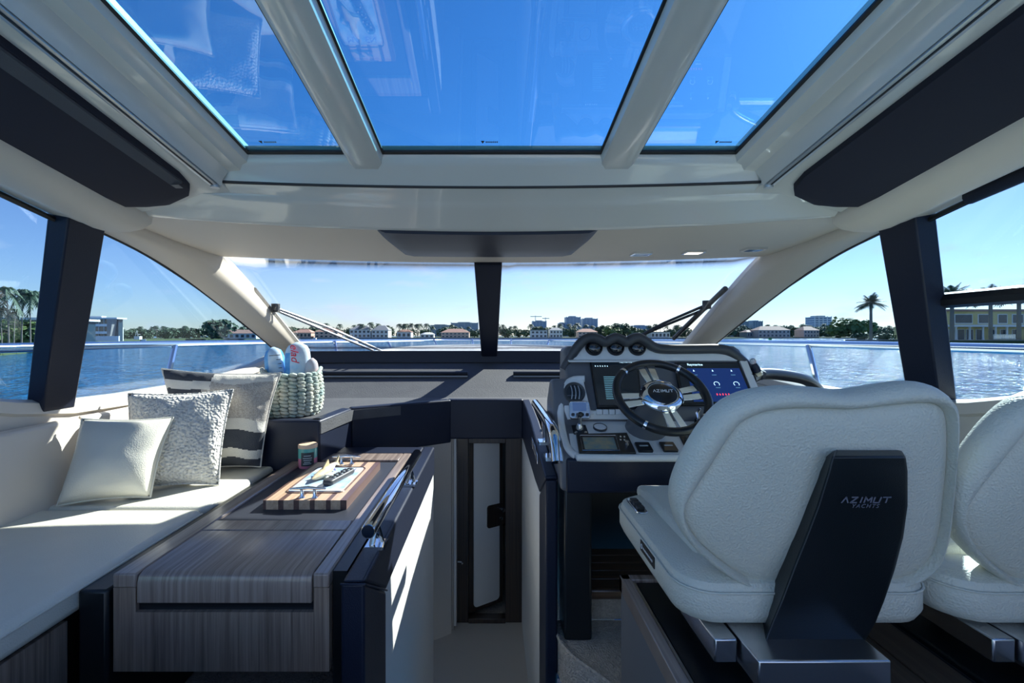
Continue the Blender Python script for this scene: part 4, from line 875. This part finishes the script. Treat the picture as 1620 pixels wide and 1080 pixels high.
    ft = frame(T @ R(.4272, 1.255, -.600), (0, -1, 0), (0, 0, 1)); obj('tag_emblem', MB().tube([ft @ Vector((-.043 + .006 * cos(a), .006 * sin(a), 0)) for a in [2 * pi * q / 16 for q in range(16)]], .0012, 5, closed=True), M['whiteplastic'], tg)
    for q in range(9): obj('tag_print', MB().prism([ft @ Vector((-.030 + .0085 * q + x, y, 0)) for x, y in ((0, -.003), (.006, -.003), (.006, .003 - .002 * (q % 2)), (0, .003))], ft.to_3x3() @ Vector((0, 0, .0006))), M['whiteplastic'], tg)
    # steel swivel base
    k = MB().box(.545 + dx, .818 + dx, .93, 1.25, E - .725, E - .664); obj('steel_base', k, M['steel'], t, bevel=.004)
    obj('steel_slide', MB().box(.49 + dx, .540 + dx, 1.0, 1.30, E - .72, E - .666), M['steel'], t, bevel=.004)
    obj('pedestal', MB().lathe([(.10, -.762), (.10, -.72), (.001, -.72)], T @ Matrix.Translation(R(.68, 1.2, 0))), M['groove'], t)
    return t
make_seat('ivory leather helm seat with black back bracket behind the wheel', 0, True)
make_seat('ivory leather companion seat cut by the right edge of the frame', .612, False)
pd = thing('seat_plinth', 'dark seat plinth with walnut edge under the helm seat', 'plinth', R(.74, .95, -1.2))
obj('body', MB().box(.405, 1.07, .2, 1.43, E - 1.36, E - .775), M['greycons'], pd, bevel=.006)
obj('top_mat', MB().box(.447, .85, .2, 1.415, E - .775, E - .762), M['black'], pd)
obj('walnut_edge', MB().box(.402, .432, .2, 1.435, E - .80, E - .752), M['walnut_y'], pd, bevel=.003)
obj('walnut_edge', MB().box(.402, .85, 1.405, 1.435, E - .80, E - .752), M['walnut_y'], pd, bevel=.003)
obj('steel_line', MB().box(.434, .441, .2, 1.40, E - .775, E - .757), M['steel'], pd)
for i in range(2): obj('plank', MB().box(.86 + i * .105, .962 + i * .105, .2, 1.43, E - .80, E - .768), M['plank_y'], pd, bevel=.003)
pd = thing('seat_plinth', 'black seat plinth under the companion seat', 'plinth', R(1.45, .95, -1.2))
obj('body', MB().box(1.09, 1.79, .2, 1.43, E - 1.36, E - .765), M['black'], pd, bevel=.006)
obj('trim_strip', MB().box(1.088, 1.10, .2, 1.42, E - .80, E - .78), M['groove'], pd)
# pouf at the bottom edge of the frame
pf = thing('pouf', 'dark blue leather pouf in front of the console', 'pouf', R(-.70, .70, -1.2))
rows = []
for z, ins in ((-1.1, .01), (-.80, 0), (-.70, .0), (-.665, .02), (-.648, .07), (-.645, .14)):
    rows.append([R(-.70, .70, z - .10) + Vector((p.x, p.y, 0)) for p in rrect(.62 - 2 * ins, .46 - 2 * ins, .09, 6)])
obj('cushion', MB().grid(rows, cu=True, cap=True), M['navy'], pf)
obj('piping', MB().tube([R(-.70, .70, -.79) + p for p in rrect(.624, .464, .09, 6)], .005, 6, closed=True), M['navy'], pf)

# ------------------------------------------------------------------ outside: foredeck, rails, wipers
HW = 2.6; WZ = E - HW                                                # eye height above the water
ol = [(-2.25, 3.9, -.62), (-2.15, 5.2, -.45), (-1.98, 6.4, -.29), (-1.72, 7.6, -.205), (-1.25, 8.7, -.185), (-.6, 9.5, -.180), (0, 9.8, -.178)]
rows = []
full = crom([R(*p) for p in ol], 4); full = full + [Vector((-p.x, p.y, p.z)) for p in full[::-1][1:]]
inner = [Vector((p.x * .95, p.y - .12, p.z)) for p in full]
rows = [[a + Vector((a.x * .03, .03, -1.2)), a, b, b + Vector((0, 0, -.03))] for a, b in zip(full, inner)]
k = MB().grid(rows, cu=True)
fd = struct('foredeck', k, M['deck'], 'white bulwark around the foredeck', angle=60)
dp = [p + Vector((0, 0, -.03)) for p in inner]
obj('deck_plate', MB().add(dp, [list(range(len(dp)))]), M['deck'], fd)
rail = crom([R(-2.62, -1.5, -.07), R(-2.55, 1.2, -.066), R(-2.45, 3, -.062), R(-2.25, 5, -.068), R(-1.85, 7.2, -.082), R(-1.2, 9, -.090), R(-.6, 9.75, -.092), R(0, 10.0, -.092)], 5)
rail = rail + [Vector((-p.x, p.y, p.z)) for p in rail[::-1][1:]]
br = thing('bow_rail', 'polished steel guard rail around the bow and side decks', 'railing', R(0, 9.9, -.9))
obj('top_rail', MB().tube(rail, .026, 10), M['chrome'], br)
for s in (-1, 1):
    for x0, d0, x1, d1, zl in ((2.55, 1.95, 2.42, 1.55, -.85), (2.40, 3.45, 2.30, 3.05, -.85), (2.25, 5.0, 2.13, 4.8, -.5), (2.07, 6.0, 1.98, 5.85, -.36), (1.75, 7.6, 1.66, 7.5, -.21), (1.15, 9.05, 1.08, 8.9, -.19), (.42, 9.85, .40, 9.6, -.19)):
        obj('stanchion', MB().tube([R(s * x0, d0, -.075), R(s * x1, d1, zl)], .02, 8), M['chrome'], br)
for nm, blade, arms in (('port', [(402, 458), (430, 493), (478, 552)], [[(602, 554), (520, 518), (436, 487)], [(590, 554), (512, 522), (438, 491)]]), ('starboard', [(1148, 456), (1112, 490), (1066, 535)], [[(985, 545), (1050, 511), (1118, 482)], [(975, 548), (1046, 517), (1118, 488)]])):
    t = thing('windscreen_wiper', 'black wiper with twin arms resting on the %s windscreen' % nm, 'wiper', on_ws(*arms[0][0], .06), 'windscreen wipers')
    obj('blade', MB().tube([on_ws(*p, .05) for p in blade], .018, 8), M['rubber'], t)
    for a in arms: obj('arm', MB().tube([on_ws(*p, .07) for p in a], .011, 8), M['steel'] if nm == 'port' else M['rubber'], t)
    j = on_ws(*arms[0][2], .06); obj('joint', MB().lathe([(.001, -.03), (.03, -.03), (.03, .03), (.001, .03)], Matrix.Translation(j), 10), M['rubber'], t)

# ------------------------------------------------------------------ water
m = bpy.data.materials.new('sea_water'); m.use_nodes = True; n, l = m.node_tree.nodes, m.node_tree.links; b = n['Principled BSDF']
b.inputs['Base Color'].default_value = (.008, .11, .26, 1); b.inputs['Roughness'].default_value = .11; b.inputs['Specular IOR Level'].default_value = .26; b.inputs['IOR'].default_value = 1.33
tcx = n.new('ShaderNodeTexCoord'); hs_ = None
for sc, di in ((.25, 1.4), (.9, .9), (3.0, .34)):
    t = n.new('ShaderNodeTexNoise'); t.inputs['Scale'].default_value = sc; t.inputs['Detail'].default_value = 3; t.inputs['Distortion'].default_value = .6; l.new(tcx.outputs['Object'], t.inputs['Vector'])
    u = n.new('ShaderNodeBump'); u.inputs['Strength'].default_value = .9; u.inputs['Distance'].default_value = di; l.new(t.outputs[0], u.inputs['Height'])
    if hs_: l.new(hs_.outputs[0], u.inputs['Normal'])
    hs_ = u
l.new(hs_.outputs[0], b.inputs['Normal']); M['water'] = m
k = MB().add([(-6000, -400, WZ), (6000, -400, WZ), (6000, 7000, WZ), (-6000, 7000, WZ)], [(0, 1, 2, 3)])
wt = struct('water', k, M['water'], 'rippled blue water of the bay')

# ------------------------------------------------------------------ trees and palms (meshes built once, things copied)
def quadleaf(mb, p, u, v): mb.add([p - u - v, p + u - v, p + u + v, p - u + v], [(0, 1, 2, 3)])
def crown_mesh(name, n, flat, seed, m):
    rd = random.Random(seed); mb = MB()
    lob = [(Vector((rd.uniform(-.6, .6), rd.uniform(-.6, .6), rd.uniform(.35, .8))), rd.uniform(.28, .5)) for _ in range(9)] + [(Vector((0, 0, .55)), .55)]
    for _ in range(n):
        c, r = rd.choice(lob); d = Vector((rd.gauss(0, 1), rd.gauss(0, 1), rd.gauss(0, 1))).normalized(); p = c + d * r * rd.uniform(.8, 1.05); p.z = max(.05, p.z * flat)
        q = Vector((rd.gauss(0, 1), rd.gauss(0, 1), rd.gauss(0, 1))).normalized(); a = (d + q * .6).orthogonal().normalized() * rd.uniform(.05, .1); quadleaf(mb, p, a, (d + q * .6).cross(a).normalized() * rd.uniform(.05, .1))
    me = bpy.data.meshes.new(name); me.from_pydata([tuple(v) for v in mb.v], [], mb.f); me.materials.append(m); return me
def trunk_mesh(name, h, r0, r1, lean):
    mb = MB().tube([Vector((lean * (t * t), 0, h * t)) for t in (0, .35, .7, 1)], [r0, (r0 + r1) / 2, r1, r1], 7)
    me = bpy.data.meshes.new(name); me.from_pydata([tuple(v) for v in mb.v], [], mb.f); me.materials.append(M['trunk']); return me
def palm_crown(name, top, nf, ln, droop, seed, leaflets=11, up=.55):
    rd = random.Random(seed); mb = MB()
    for i in range(nf):
        a = 2 * pi * i / nf + rd.uniform(-.2, .2); e = rd.uniform(-.35, 1.15) * up + .1; L_ = ln * rd.uniform(.8, 1.1); d = Vector((cos(a), sin(a), 0)); pts = []
        for t in [q / leaflets for q in range(leaflets + 1)]:
            pts.append(top + d * L_ * (t - .12 * t * t) * cos(e) + Vector((0, 0, L_ * (sin(e) * t - droop * t * t))))
        sd_ = Vector((-sin(a), cos(a), 0))
        for q in range(leaflets):
            p, p2 = pts[q], pts[q + 1]; wl = L_ * .22 * sin(pi * (.12 + .85 * (q / leaflets))) + .02
            for s in (-1, 1):
                tip = p2 + (p2 - p) * .9 + sd_ * s * wl + Vector((0, 0, -wl * .45)); mb.add([p, p2, tip], [(0, 1, 2)])
    me = bpy.data.meshes.new(name); me.from_pydata([tuple(v) for v in mb.v], [], mb.f); me.materials.append(M['leafp']); return me
COCO = (trunk_mesh('trunk', 1.0, .022, .014, .05), palm_crown('fronds', Vector((.05, 0, 1)), 26, .40, .75, 3, 9, .95))
COCO2 = (trunk_mesh('trunk', 1.0, .022, .014, -.07), palm_crown('fronds', Vector((-.07, 0, 1)), 24, .37, .65, 5, 9, .95))
DATE = (trunk_mesh('trunk', 1.0, .040, .034, 0), palm_crown('fronds', Vector((0, 0, .99)), 40, .42, .34, 8, 14, 1.0))
BUSH = [(trunk_mesh('trunk', .35, .05, .04, .02), crown_mesh('foliage', 520, 1.0, s_, m_)) for s_, m_ in ((1, M['leafd']), (2, M['leafd']), (4, M['leafl']))]
def plant(name, label, meshes, px, D, h, group, wide=1.0, base=.7, crown='fronds', cat='palm tree', rz=None):
    p = Vector(((px - CX) / F * D, D, WZ + base)); t = thing(name, label, cat, p, group)
    t.scale = (h * wide, h * wide, h); t.rotation_euler.z = random.uniform(0, 6.28) if rz is None else rz
    for nm, me in zip(('trunk', crown), meshes):
        o = bpy.data.objects.new(nm, me); C.objects.link(o); o.parent = t
    return t
def land(name, label, pts, base, D0):
    k = MB().prism([Vector((x, y, WZ + base)) for x, y in pts], (0, 0, -base - .5)); s = struct(name, k, M['lawn'], label)
    return s
def X(px, D): return (px - CX) / F * D
# far shore ahead, to starboard, to port
land('shore_ahead', 'low green far shore ahead', [(X(380, 400), 400), (X(1140, 392), 392), (X(1240, 900), 900), (X(300, 900), 900)], .9, 400)
land('shore_starboard', 'low green far shore to starboard', [(X(1120, 560), 560), (X(1330, 480), 480), (X(1560, 470), 470), (X(1500, 900), 900), (X(1120, 1000), 1000)], .9, 480)
land('shore_port', 'low green shore to port', [(X(445, 330), 330), (X(330, 270), 270), (X(190, 190), 190), (X(128, 160), 160), (X(95, 300), 300), (X(400, 600), 600)], .9, 200)
land('shore_port_near', 'near grassy bank to port', [(X(70, 75), 75), (X(-20, 56), 56), (X(-120, 52), 52), (X(-120, 120), 120), (X(70, 140), 140)], .9, 55)
land('shore_point', 'low walled point of land to starboard with date palms', [(X(1338, 138), 138), (X(1478, 128), 128), (X(1750, 118), 118), (X(1800, 210), 210), (X(1400, 190), 190), (X(1345, 150), 150)], 1.25, 130)
def seawall(name, label, a, b, h):
    d = (b - a).normalized(); nn = Vector((-d.y, d.x, 0)) * .4; k = MB().prism([a, b, b + nn, a + nn], (0, 0, h)); k.prism([a - nn * .4 + Vector((0, 0, h)), b - nn * .4 + Vector((0, 0, h)), b + nn * 1.4 + Vector((0, 0, h)), a + nn * 1.4 + Vector((0, 0, h))], (0, 0, .18))
    tag(obj(name, k, M['seawall']), label, 'seawall')
seawall('seawall', 'grey concrete seawall below the yellow mansion', Vector((X(1338, 137), 137, WZ - .3)), Vector((X(1750, 117), 117, WZ - .3)), 1.6)
seawall('seawall', 'pale seawall along the far shore ahead', Vector((X(385, 399), 399, WZ - .3)), Vector((X(1140, 391), 391, WZ - .3)), 1.2)
seawall('seawall', 'dock edge under the palms at the left window', Vector((X(-110, 51.5), 51.5, WZ - .3)), Vector((X(70, 74), 74, WZ - .3)), 1.1)

rd = random.Random(21)
TAKEN = []
def clear(px, D, r):
    x = X(px, D)
    for q in TAKEN:
        if abs(q[0] - x) < q[2] + r and abs(q[1] - D) < q[2] + r: return False
    TAKEN.append((x, D, r)); return True
def belt(n, pxr, Df, hp, ht, lp, lt, gp, gt, frac):
    """a belt of palms and shade trees, each clear of its neighbours"""
    k = 0; tries = 0
    while k < n and tries < 6000:
        tries += 1; px = rd.uniform(*pxr); D = Df(px); sc = D / 430
        if rd.random() < frac:
            h = rd.uniform(*hp) * sc * .92
            if clear(px, D, h * .30): plant('coconut_palm', lp, rd.choice((COCO, COCO2)), px, D, h, gp); k += 1
        else:
            h = rd.uniform(*ht) * sc * .88
            if clear(px, D, h * .72): plant('shade_tree', lt, BUSH[rd.randint(0, 1)], px, D, h, gt, 1.0, crown='foliage', cat='tree'); k += 1
belt(125, (440, 1150), lambda px: rd.uniform(440, 640), (9.5, 13.5), (7, 10.5), 'tall coconut palm on the far shore ahead', 'dark bushy tree on the far shore ahead', 'palms on the far shore ahead', 'trees on the far shore ahead', .45)
belt(80, (1130, 1450), lambda px: rd.uniform(535, 760), (9.5, 12.5), (8, 11), 'palm tree on the far starboard shore', 'dark bushy tree on the far starboard shore', 'palms on the starboard shore', 'trees on the starboard shore', .3)
belt(52, (190, 445), lambda px: 215 + (px - 190) / 250 * 130 + rd.uniform(10, 110), (9, 12.5), (7.5, 10.5), 'palm tree on the port shore', 'dark bushy tree on the port shore', 'palms on the port shore', 'trees on the port shore', .35)
for px in (572, 588, 632, 640, 650, 660, 676): plant('coconut_palm', 'tall coconut palm on the far shore ahead', COCO, px, 415, rd.uniform(11, 13), 'palms on the far shore ahead')
for px, h, wd in ((955, 9.5, 1), (975, 12, 1.15), (990, 11, 1.1)): plant('shade_tree', 'dark bushy tree on the far shore ahead', BUSH[0], px, 430, h, 'trees on the far shore ahead', wd, crown='foliage', cat='tree')
plant('shade_tree', 'yellow-green tree beside the helm hood on the far shore', BUSH[2], 965, 410, 9, None, 1.1, crown='foliage', cat='tree')
plant('shade_tree', 'broad round yellow-green tree left of the tall date palm', BUSH[2], 1347, 490, 18.5, None, 1.15, crown='foliage', cat='tree')
plant('shade_tree', 'large rounded tree on the port shore', BUSH[0], 335, 262, 10, None, 1.2, crown='foliage', cat='tree')
for px, D, h in ((-8, 62, 6.8), (14, 60, 7.6), (34, 64, 7.7), (48, 62, 7.3), (62, 66, 7.6), (22, 60, 5.0), (3, 60, 5.2), (84, 70, 7.2)):
    plant('coconut_palm', 'coconut palm on the near bank seen through the left window', COCO if px % 3 else COCO2, px, D, h, 'palms on the near port bank', .68)
for px, D, h in ((-5, 68, 3.6), (12, 70, 3.4), (30, 70, 3.8), (46, 72, 3.5), (62, 74, 3.6)):
    plant('hedge_bush', 'green bush under the palms at the left window', BUSH[2 if px % 4 else 0], px, D, h, 'bushes on the near port bank', 1.4, crown='foliage', cat='bush')
plant('date_palm', 'tall date palm standing on the walled point', DATE, 1378, 143, 12.0, None, .95, base=1.2)
for px, D, h in ((1506, 133, 13.6), (1567, 131, 13.0), (1612, 129, 13.0)):
    plant('date_palm', 'date palm in front of the yellow mansion, ' + {1506: 'at its left end', 1567: 'at its middle', 1612: 'near the frame edge'}[px], DATE, px, D, h, 'date palms at the mansion', base=1.2)
for px in (1360, 1368, 1398, 1405): plant('hedge_bush', 'low bush on the walled point', BUSH[0], px, 150, 2.2, 'bushes on the point', 1.2, base=1.0, crown='foliage', cat='bush')

# ------------------------------------------------------------------ buildings
def house(name, label, px0, px1, D, h, dep, wall, roof, rh, fl=2, nwin=5, group=None, base=.7, flat=False, eave=.6):
    x0, x1 = X(px0, D), X(px1, D); z0 = WZ + base; t = thing(name, label, 'house', Vector(((x0 + x1) / 2, D + dep / 2, z0)), group)
    obj('walls', MB().box(x0, x1, D, D + dep, z0, z0 + h), wall, t)
    if flat: obj('roof', MB().box(x0 - eave, x1 + eave, D - eave, D + dep + eave, z0 + h, z0 + h + rh), roof, t)
    else:
        e = eave; ins = min((x1 - x0) * .28, dep * .45); zt_ = z0 + h
        v = [(x0 - e, D - e, zt_), (x1 + e, D - e, zt_), (x1 + e, D + dep + e, zt_), (x0 - e, D + dep + e, zt_), (x0 + ins, D + dep / 2, zt_ + rh), (x1 - ins, D + dep / 2, zt_ + rh)]
        obj('roof', MB().add(v, [(0, 1, 5, 4), (1, 2, 5), (2, 3, 4, 5), (3, 0, 4), (3, 2, 1, 0)]), roof, t, smooth=False)
    wm = (x1 - x0) / nwin
    for f in range(fl):
        for i in range(nwin):
            cx = x0 + wm * (i + .5); zz = z0 + h * (f + .22) / fl
            wi = obj('window', MB().box(cx - wm * .33, cx + wm * .33, D - .06, D + .02, zz, zz + h / fl * .58), M['hwhite'], t)
            obj('pane', MB().box(cx - wm * .28, cx + wm * .28, D - .09, D - .05, zz + .12, zz + h / fl * .58 - .12), M['hglass'], wi)
    return t
house('waterfront_house', 'low peach house with terracotta roof left of the wiper', 462, 492, 418, 4.8, 14, M['hpink'], M['rooft'], 3.2, 1, 5)
house('waterfront_house', 'peach house with terracotta roof behind the port wiper arms', 498, 534, 415, 5.6, 14, M['hpink'], M['rooft'], 3.6, 2, 5)
house('waterfront_house', 'large white house with grey gables on the far shore', 553, 586, 412, 7.4, 14, M['hwhite'], M['roofg'], 4.0, 2, 5)
house('waterfront_house', 'white house with grey roof next to the gabled one', 588, 614, 412, 7.0, 14, M['hwhite'], M['roofg'], 4.4, 2, 4)
house('waterfront_house', 'small white house under the row of palms', 628, 650, 412, 5.2, 12, M['hwhite'], M['rooft'], 2.4, 1, 3)
house('waterfront_house', 'low white boathouse between the palms and the pillar', 665, 686, 408, 3.2, 8, M['hwhite'], M['hwhite'], 1.8, 1, 3)
house('waterfront_house', 'wide peach house with tiled roof just left of the centre pillar', 698, 742, 414, 5.0, 14, M['hpink'], M['rooft'], 3.4, 2, 7)
house('waterfront_house', 'white boathouse on posts just right of the centre pillar', 840, 866, 410, 6.6, 12, M['hwhite'], M['roofg'], .6, 2, 4, flat=True)
house('waterfront_house', 'white house on the far shore below the crane', 870, 890, 412, 7, 12, M['hwhite'], M['roofg'], 2.4, 2, 4)
house('waterfront_house', 'peach house beside the helm hood on the far shore', 915, 945, 412, 5.4, 12, M['hpink'], M['rooft'], 3.0, 2, 5)
house('waterfront_house', 'white low house right of the helm hood', 1030, 1060, 412, 5, 12, M['hwhite'], M['roofg'], .5, 1, 5, flat=True)
house('waterfront_house', 'peach villa with tiled roof on the starboard shore', 1200, 1250, 500, 8.2, 16, M['hpink'], M['rooft'], 4.5, 2, 8)
house('waterfront_house', 'second peach villa on the starboard shore below the square tower', 1272, 1296, 500, 8.0, 16, M['hpink'], M['rooft'], 4.4, 2, 5)
house('waterfront_house', 'low grey house on the starboard shore near the windscreen pillar', 1182, 1199, 510, 6, 16, M['hgrey'], M['rooft'], 2.6, 1, 4)
house('waterfront_house', 'low white house under trees on the port shore', 345, 405, 285, 3.4, 12, M['hwhite'], M['rooft'], 2.4, 1, 7)
house('waterfront_house', 'blue-glazed house behind the palms at the left window', 8, 72, 95, 5.2, 12, M['hglass'], M['hwhite'], .5, 2, 6, flat=True)
# modern white house to port
t = thing('modern_house', 'white three storey modern house with grey stone wall by the left pillar', 'house', Vector((X(160, 165), 170, WZ + .7)))
x0, x1, z0 = X(126, 165), X(182, 165), WZ + .7
obj('core', MB().box(x0, x1, 166.5, 168.5, z0, z0 + 8.2), M['hglass'], t)
for zz in (2.6, 5.3): obj('balcony_slab', MB().box(x0 - .4, X(172, 165), 164.6, 168.5, z0 + zz, z0 + zz + .9), M['hwhite'], t)
obj('roof_slab', MB().box(x0 - .4, X(187, 165), 164.4, 169, z0 + 8.0, z0 + 8.5), M['hwhite'], t); obj('roof_house', MB().box(X(138, 165), X(157, 165), 166, 168, z0 + 8.5, z0 + 9.1), M['hwhite'], t)
obj('stone_wall', MB().prism([Vector((X(171, 165), 164.5, z0)), Vector((X(175, 165), 164.5, z0)), Vector((X(180, 165), 164.5, z0 + 8)), Vector((X(171, 165), 164.5, z0 + 8))], (0, 3, 0)), M['hgrey'], t)
obj('garden_wall', MB().box(x0, X(193, 165), 163.5, 164, z0, z0 + 1.8), M['hwhite'], t)
for i in range(6): obj('mullion', MB().box(x0 + 1.9 * i, x0 + 1.9 * i + .2, 166.3, 166.5, z0, z0 + 8), M['hwhite'], t)
obj('side_wing', MB().box(X(182, 168), X(192, 168), 167, 169, z0, z0 + 5), M['hwhite'], t)
# yellow mansion to starboard
D = 150; z0 = WZ + 1.25; t = thing('yellow_mansion', 'two storey yellow mansion with white columns behind the starboard window', 'mansion', Vector((X(1580, D), D + 7, z0)))
x0, x1 = X(1474, D), X(1760, D)
obj('ground_floor', MB().box(x0, x1, D + 2.5, D + 14, z0, z0 + 4.6), M['hyellow'], t); obj('upper_floor', MB().box(X(1500, D), x1, D + .5, D + 14, z0 + 4.6, z0 + 9.4), M['hyellow'], t)
obj('terrace_slab', MB().box(x0 - .3, x1, D - .3, D + 3, z0 + 4.3, z0 + 5.0), M['hwhite'], t); obj('roof', MB().box(X(1498, D), x1, D - .2, D + 15, z0 + 9.4, z0 + 10.1), M['rooft'], t)
obj('terrace_wall', MB().box(x0, X(1503, D), D - .2, D + .1, z0 + 5.0, z0 + 6.4), M['hyellow'], t)
for px in (1479, 1497, 1513, 1535, 1556, 1576, 1594, 1612, 1632): obj('column', MB().lathe([(.45, 0), (.32, .3), (.28, 4.0), (.45, 4.3)], Matrix.Translation((X(px, D), D + .2, z0)), 12), M['hwhite'], t)
for px in (1488, 1518, 1532, 1546, 1562, 1583, 1601, 1620):
    wi = obj('door_frame', MB().box(X(px, D) - 1.25, X(px, D) + 1.25, D + 2.35, D + 2.55, z0, z0 + 3.6), M['hwhite'], t); obj('pane', MB().box(X(px, D) - 1.0, X(px, D) + 1.0, D + 2.25, D + 2.36, z0 + .1, z0 + 3.4), M['hglass'], wi)
for px, hw in ((1526, 2.7), (1558, 1.6), (1588, 1.3), (1612, 1.6)):
    wi = obj('upper_window', MB().box(X(px, D) - hw - .3, X(px, D) + hw + .3, D + .3, D + .55, z0 + 5.3, z0 + 8.5), M['hwhite'], t); obj('pane', MB().box(X(px, D) - hw, X(px, D) + hw, D + .2, D + .31, z0 + 5.6, z0 + 8.3), M['hglass'], wi)
def balustrade(label, px0, px1):
    b_ = thing('garden_bench', label, 'bench', Vector((X((px0 + px1) / 2, 140), 140, WZ + 1.25))); a, c = X(px0, 140), X(px1, 140)
    obj('top_bar', MB().box(a, c, 139.9, 140.1, WZ + 2.9, WZ + 3.05), M['hwhite'], b_); obj('bottom_bar', MB().box(a, c, 139.9, 140.1, WZ + 1.45, WZ + 1.6), M['hwhite'], b_)
    nn = int((c - a) / .32)
    for i in range(nn + 1): obj('slat', MB().box(a + (c - a) * i / nn - .06, a + (c - a) * i / nn + .06, 139.95, 140.05, WZ + 1.25, WZ + 2.9), M['hwhite'], b_)
    obj('seat', MB().box(a, c, 139.0, 139.9, WZ + 1.65, WZ + 1.75), M['hwhite'], b_)
balustrade('white slatted garden bench left of the mansion palms', 1482, 1497); balustrade('white slatted garden bench at the mansion middle', 1572, 1606)
# towers
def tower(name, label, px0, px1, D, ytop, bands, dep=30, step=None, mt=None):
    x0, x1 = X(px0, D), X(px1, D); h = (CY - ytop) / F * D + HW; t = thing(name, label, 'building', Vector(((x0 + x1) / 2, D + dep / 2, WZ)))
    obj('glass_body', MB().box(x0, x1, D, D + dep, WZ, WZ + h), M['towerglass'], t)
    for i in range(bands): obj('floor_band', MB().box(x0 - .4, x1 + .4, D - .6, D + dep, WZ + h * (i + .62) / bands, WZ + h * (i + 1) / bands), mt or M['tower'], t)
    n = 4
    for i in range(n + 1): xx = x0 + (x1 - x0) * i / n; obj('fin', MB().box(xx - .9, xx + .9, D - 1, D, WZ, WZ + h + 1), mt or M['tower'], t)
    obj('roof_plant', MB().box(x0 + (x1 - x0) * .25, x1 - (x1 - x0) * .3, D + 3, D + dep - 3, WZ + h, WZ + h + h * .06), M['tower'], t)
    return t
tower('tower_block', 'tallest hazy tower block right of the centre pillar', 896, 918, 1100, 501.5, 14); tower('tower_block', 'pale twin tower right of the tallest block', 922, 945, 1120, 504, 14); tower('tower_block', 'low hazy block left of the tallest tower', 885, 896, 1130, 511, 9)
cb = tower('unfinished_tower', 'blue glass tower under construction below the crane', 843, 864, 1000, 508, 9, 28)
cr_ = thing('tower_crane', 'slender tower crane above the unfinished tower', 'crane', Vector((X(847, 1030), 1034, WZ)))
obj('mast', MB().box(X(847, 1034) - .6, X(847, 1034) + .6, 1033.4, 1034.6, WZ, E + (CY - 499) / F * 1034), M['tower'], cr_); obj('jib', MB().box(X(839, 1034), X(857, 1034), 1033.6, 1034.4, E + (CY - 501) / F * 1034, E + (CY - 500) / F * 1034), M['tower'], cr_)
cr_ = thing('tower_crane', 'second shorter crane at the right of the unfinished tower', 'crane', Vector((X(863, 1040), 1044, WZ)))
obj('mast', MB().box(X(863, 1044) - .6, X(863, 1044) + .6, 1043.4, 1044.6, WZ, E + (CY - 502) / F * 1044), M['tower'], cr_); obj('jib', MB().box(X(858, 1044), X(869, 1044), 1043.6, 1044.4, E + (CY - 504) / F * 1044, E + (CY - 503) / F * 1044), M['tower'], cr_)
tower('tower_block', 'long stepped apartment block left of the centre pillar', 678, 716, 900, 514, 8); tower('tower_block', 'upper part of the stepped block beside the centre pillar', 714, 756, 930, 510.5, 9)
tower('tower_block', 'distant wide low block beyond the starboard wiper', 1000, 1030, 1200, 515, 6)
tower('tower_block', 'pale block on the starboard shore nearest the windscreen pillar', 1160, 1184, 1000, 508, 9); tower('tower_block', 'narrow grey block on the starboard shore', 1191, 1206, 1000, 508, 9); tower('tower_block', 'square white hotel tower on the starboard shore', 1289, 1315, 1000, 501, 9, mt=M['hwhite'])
# boats and buoy
t = thing('motor_yacht', 'white sport fishing boat moored at the port shore', 'boat', Vector((X(219, 205), 205, WZ)))
a, c = X(207, 205), X(231, 205)
rows = [[Vector((x, 205 + y, WZ + z)) for y, z in ((-1.3 * f, 1.0), (-.9 * f, 0), (.9 * f, 0), (1.3 * f, 1.0))] for x, f in ((a, .9), ((a + c) / 2, 1), (c - 1, .6), (c, .05))]
obj('hull', MB().grid(rows, cu=True, cap=True), M['hwhite'], t); obj('cabin', MB().box(a + 2, a + 4.5, 204.2, 205.8, WZ + .9, WZ + 2.4), M['hwhite'], t); obj('flybridge', MB().box(a + 2.3, a + 3.8, 204.3, 205.7, WZ + 3.2, WZ + 3.3), M['hwhite'], t)
for x in (2.4, 3.7): obj('strut', MB().tube([Vector((a + x, 204.4, WZ + 2.3)), Vector((a + 3.05, 204.6, WZ + 5))], .06, 5), M['hwhite'], t)
t = thing('speedboat', 'small white speedboat leaving a wake ahead to port', 'boat', Vector((X(497, 215), 215, WZ)))
rows = [[Vector((X(497, 215) + x, 215 + y, WZ + z)) for y, z in ((-1 * f, .7), (-.7 * f, -.1), (.7 * f, -.1), (1 * f, .7))] for x, f in ((-3, .05), (-1.5, .7), (2.5, 1))]
obj('hull', MB().grid(rows, cu=True, cap=True), M['hwhite'], t); obj('console', MB().box(X(497, 215) - .2, X(497, 215) + 1, 214.5, 215.5, WZ + .6, WZ + 1.6), M['hwhite'], t)
wk = MB()
rdw = random.Random(5)
for i in range(60): q = rdw.uniform(0, 1); cx = X(497, 215) + 3.6 + q * 9; cy = 215 + rdw.uniform(-1, 1) * (.4 + q * 1.2); s = rdw.uniform(.15, .5); wk.lathe([(s, 0), (s * .7, s * .4), (.01, s * .5)], Matrix.Translation((cx, cy, WZ)), 6)
o = obj('boat_wake', wk, M['hwhite']); o['kind'] = 'stuff'; tag(o, 'white foam wake behind the small speedboat', 'wake')
t = thing('channel_marker', 'green channel marker on the starboard side water', 'buoy', Vector((X(1218, 150), 150, WZ)))
obj('post', MB().tube([Vector((X(1218, 150), 150, WZ - .5)), Vector((X(1218, 150), 150, WZ + 1.5))], .12, 8), M['trunk'], t); obj('board', MB().box(X(1218, 150) - .5, X(1218, 150) + .5, 149.8, 149.95, WZ + .9, WZ + 1.9), mat('marker_green', (.02, .22, .07), .5), t)
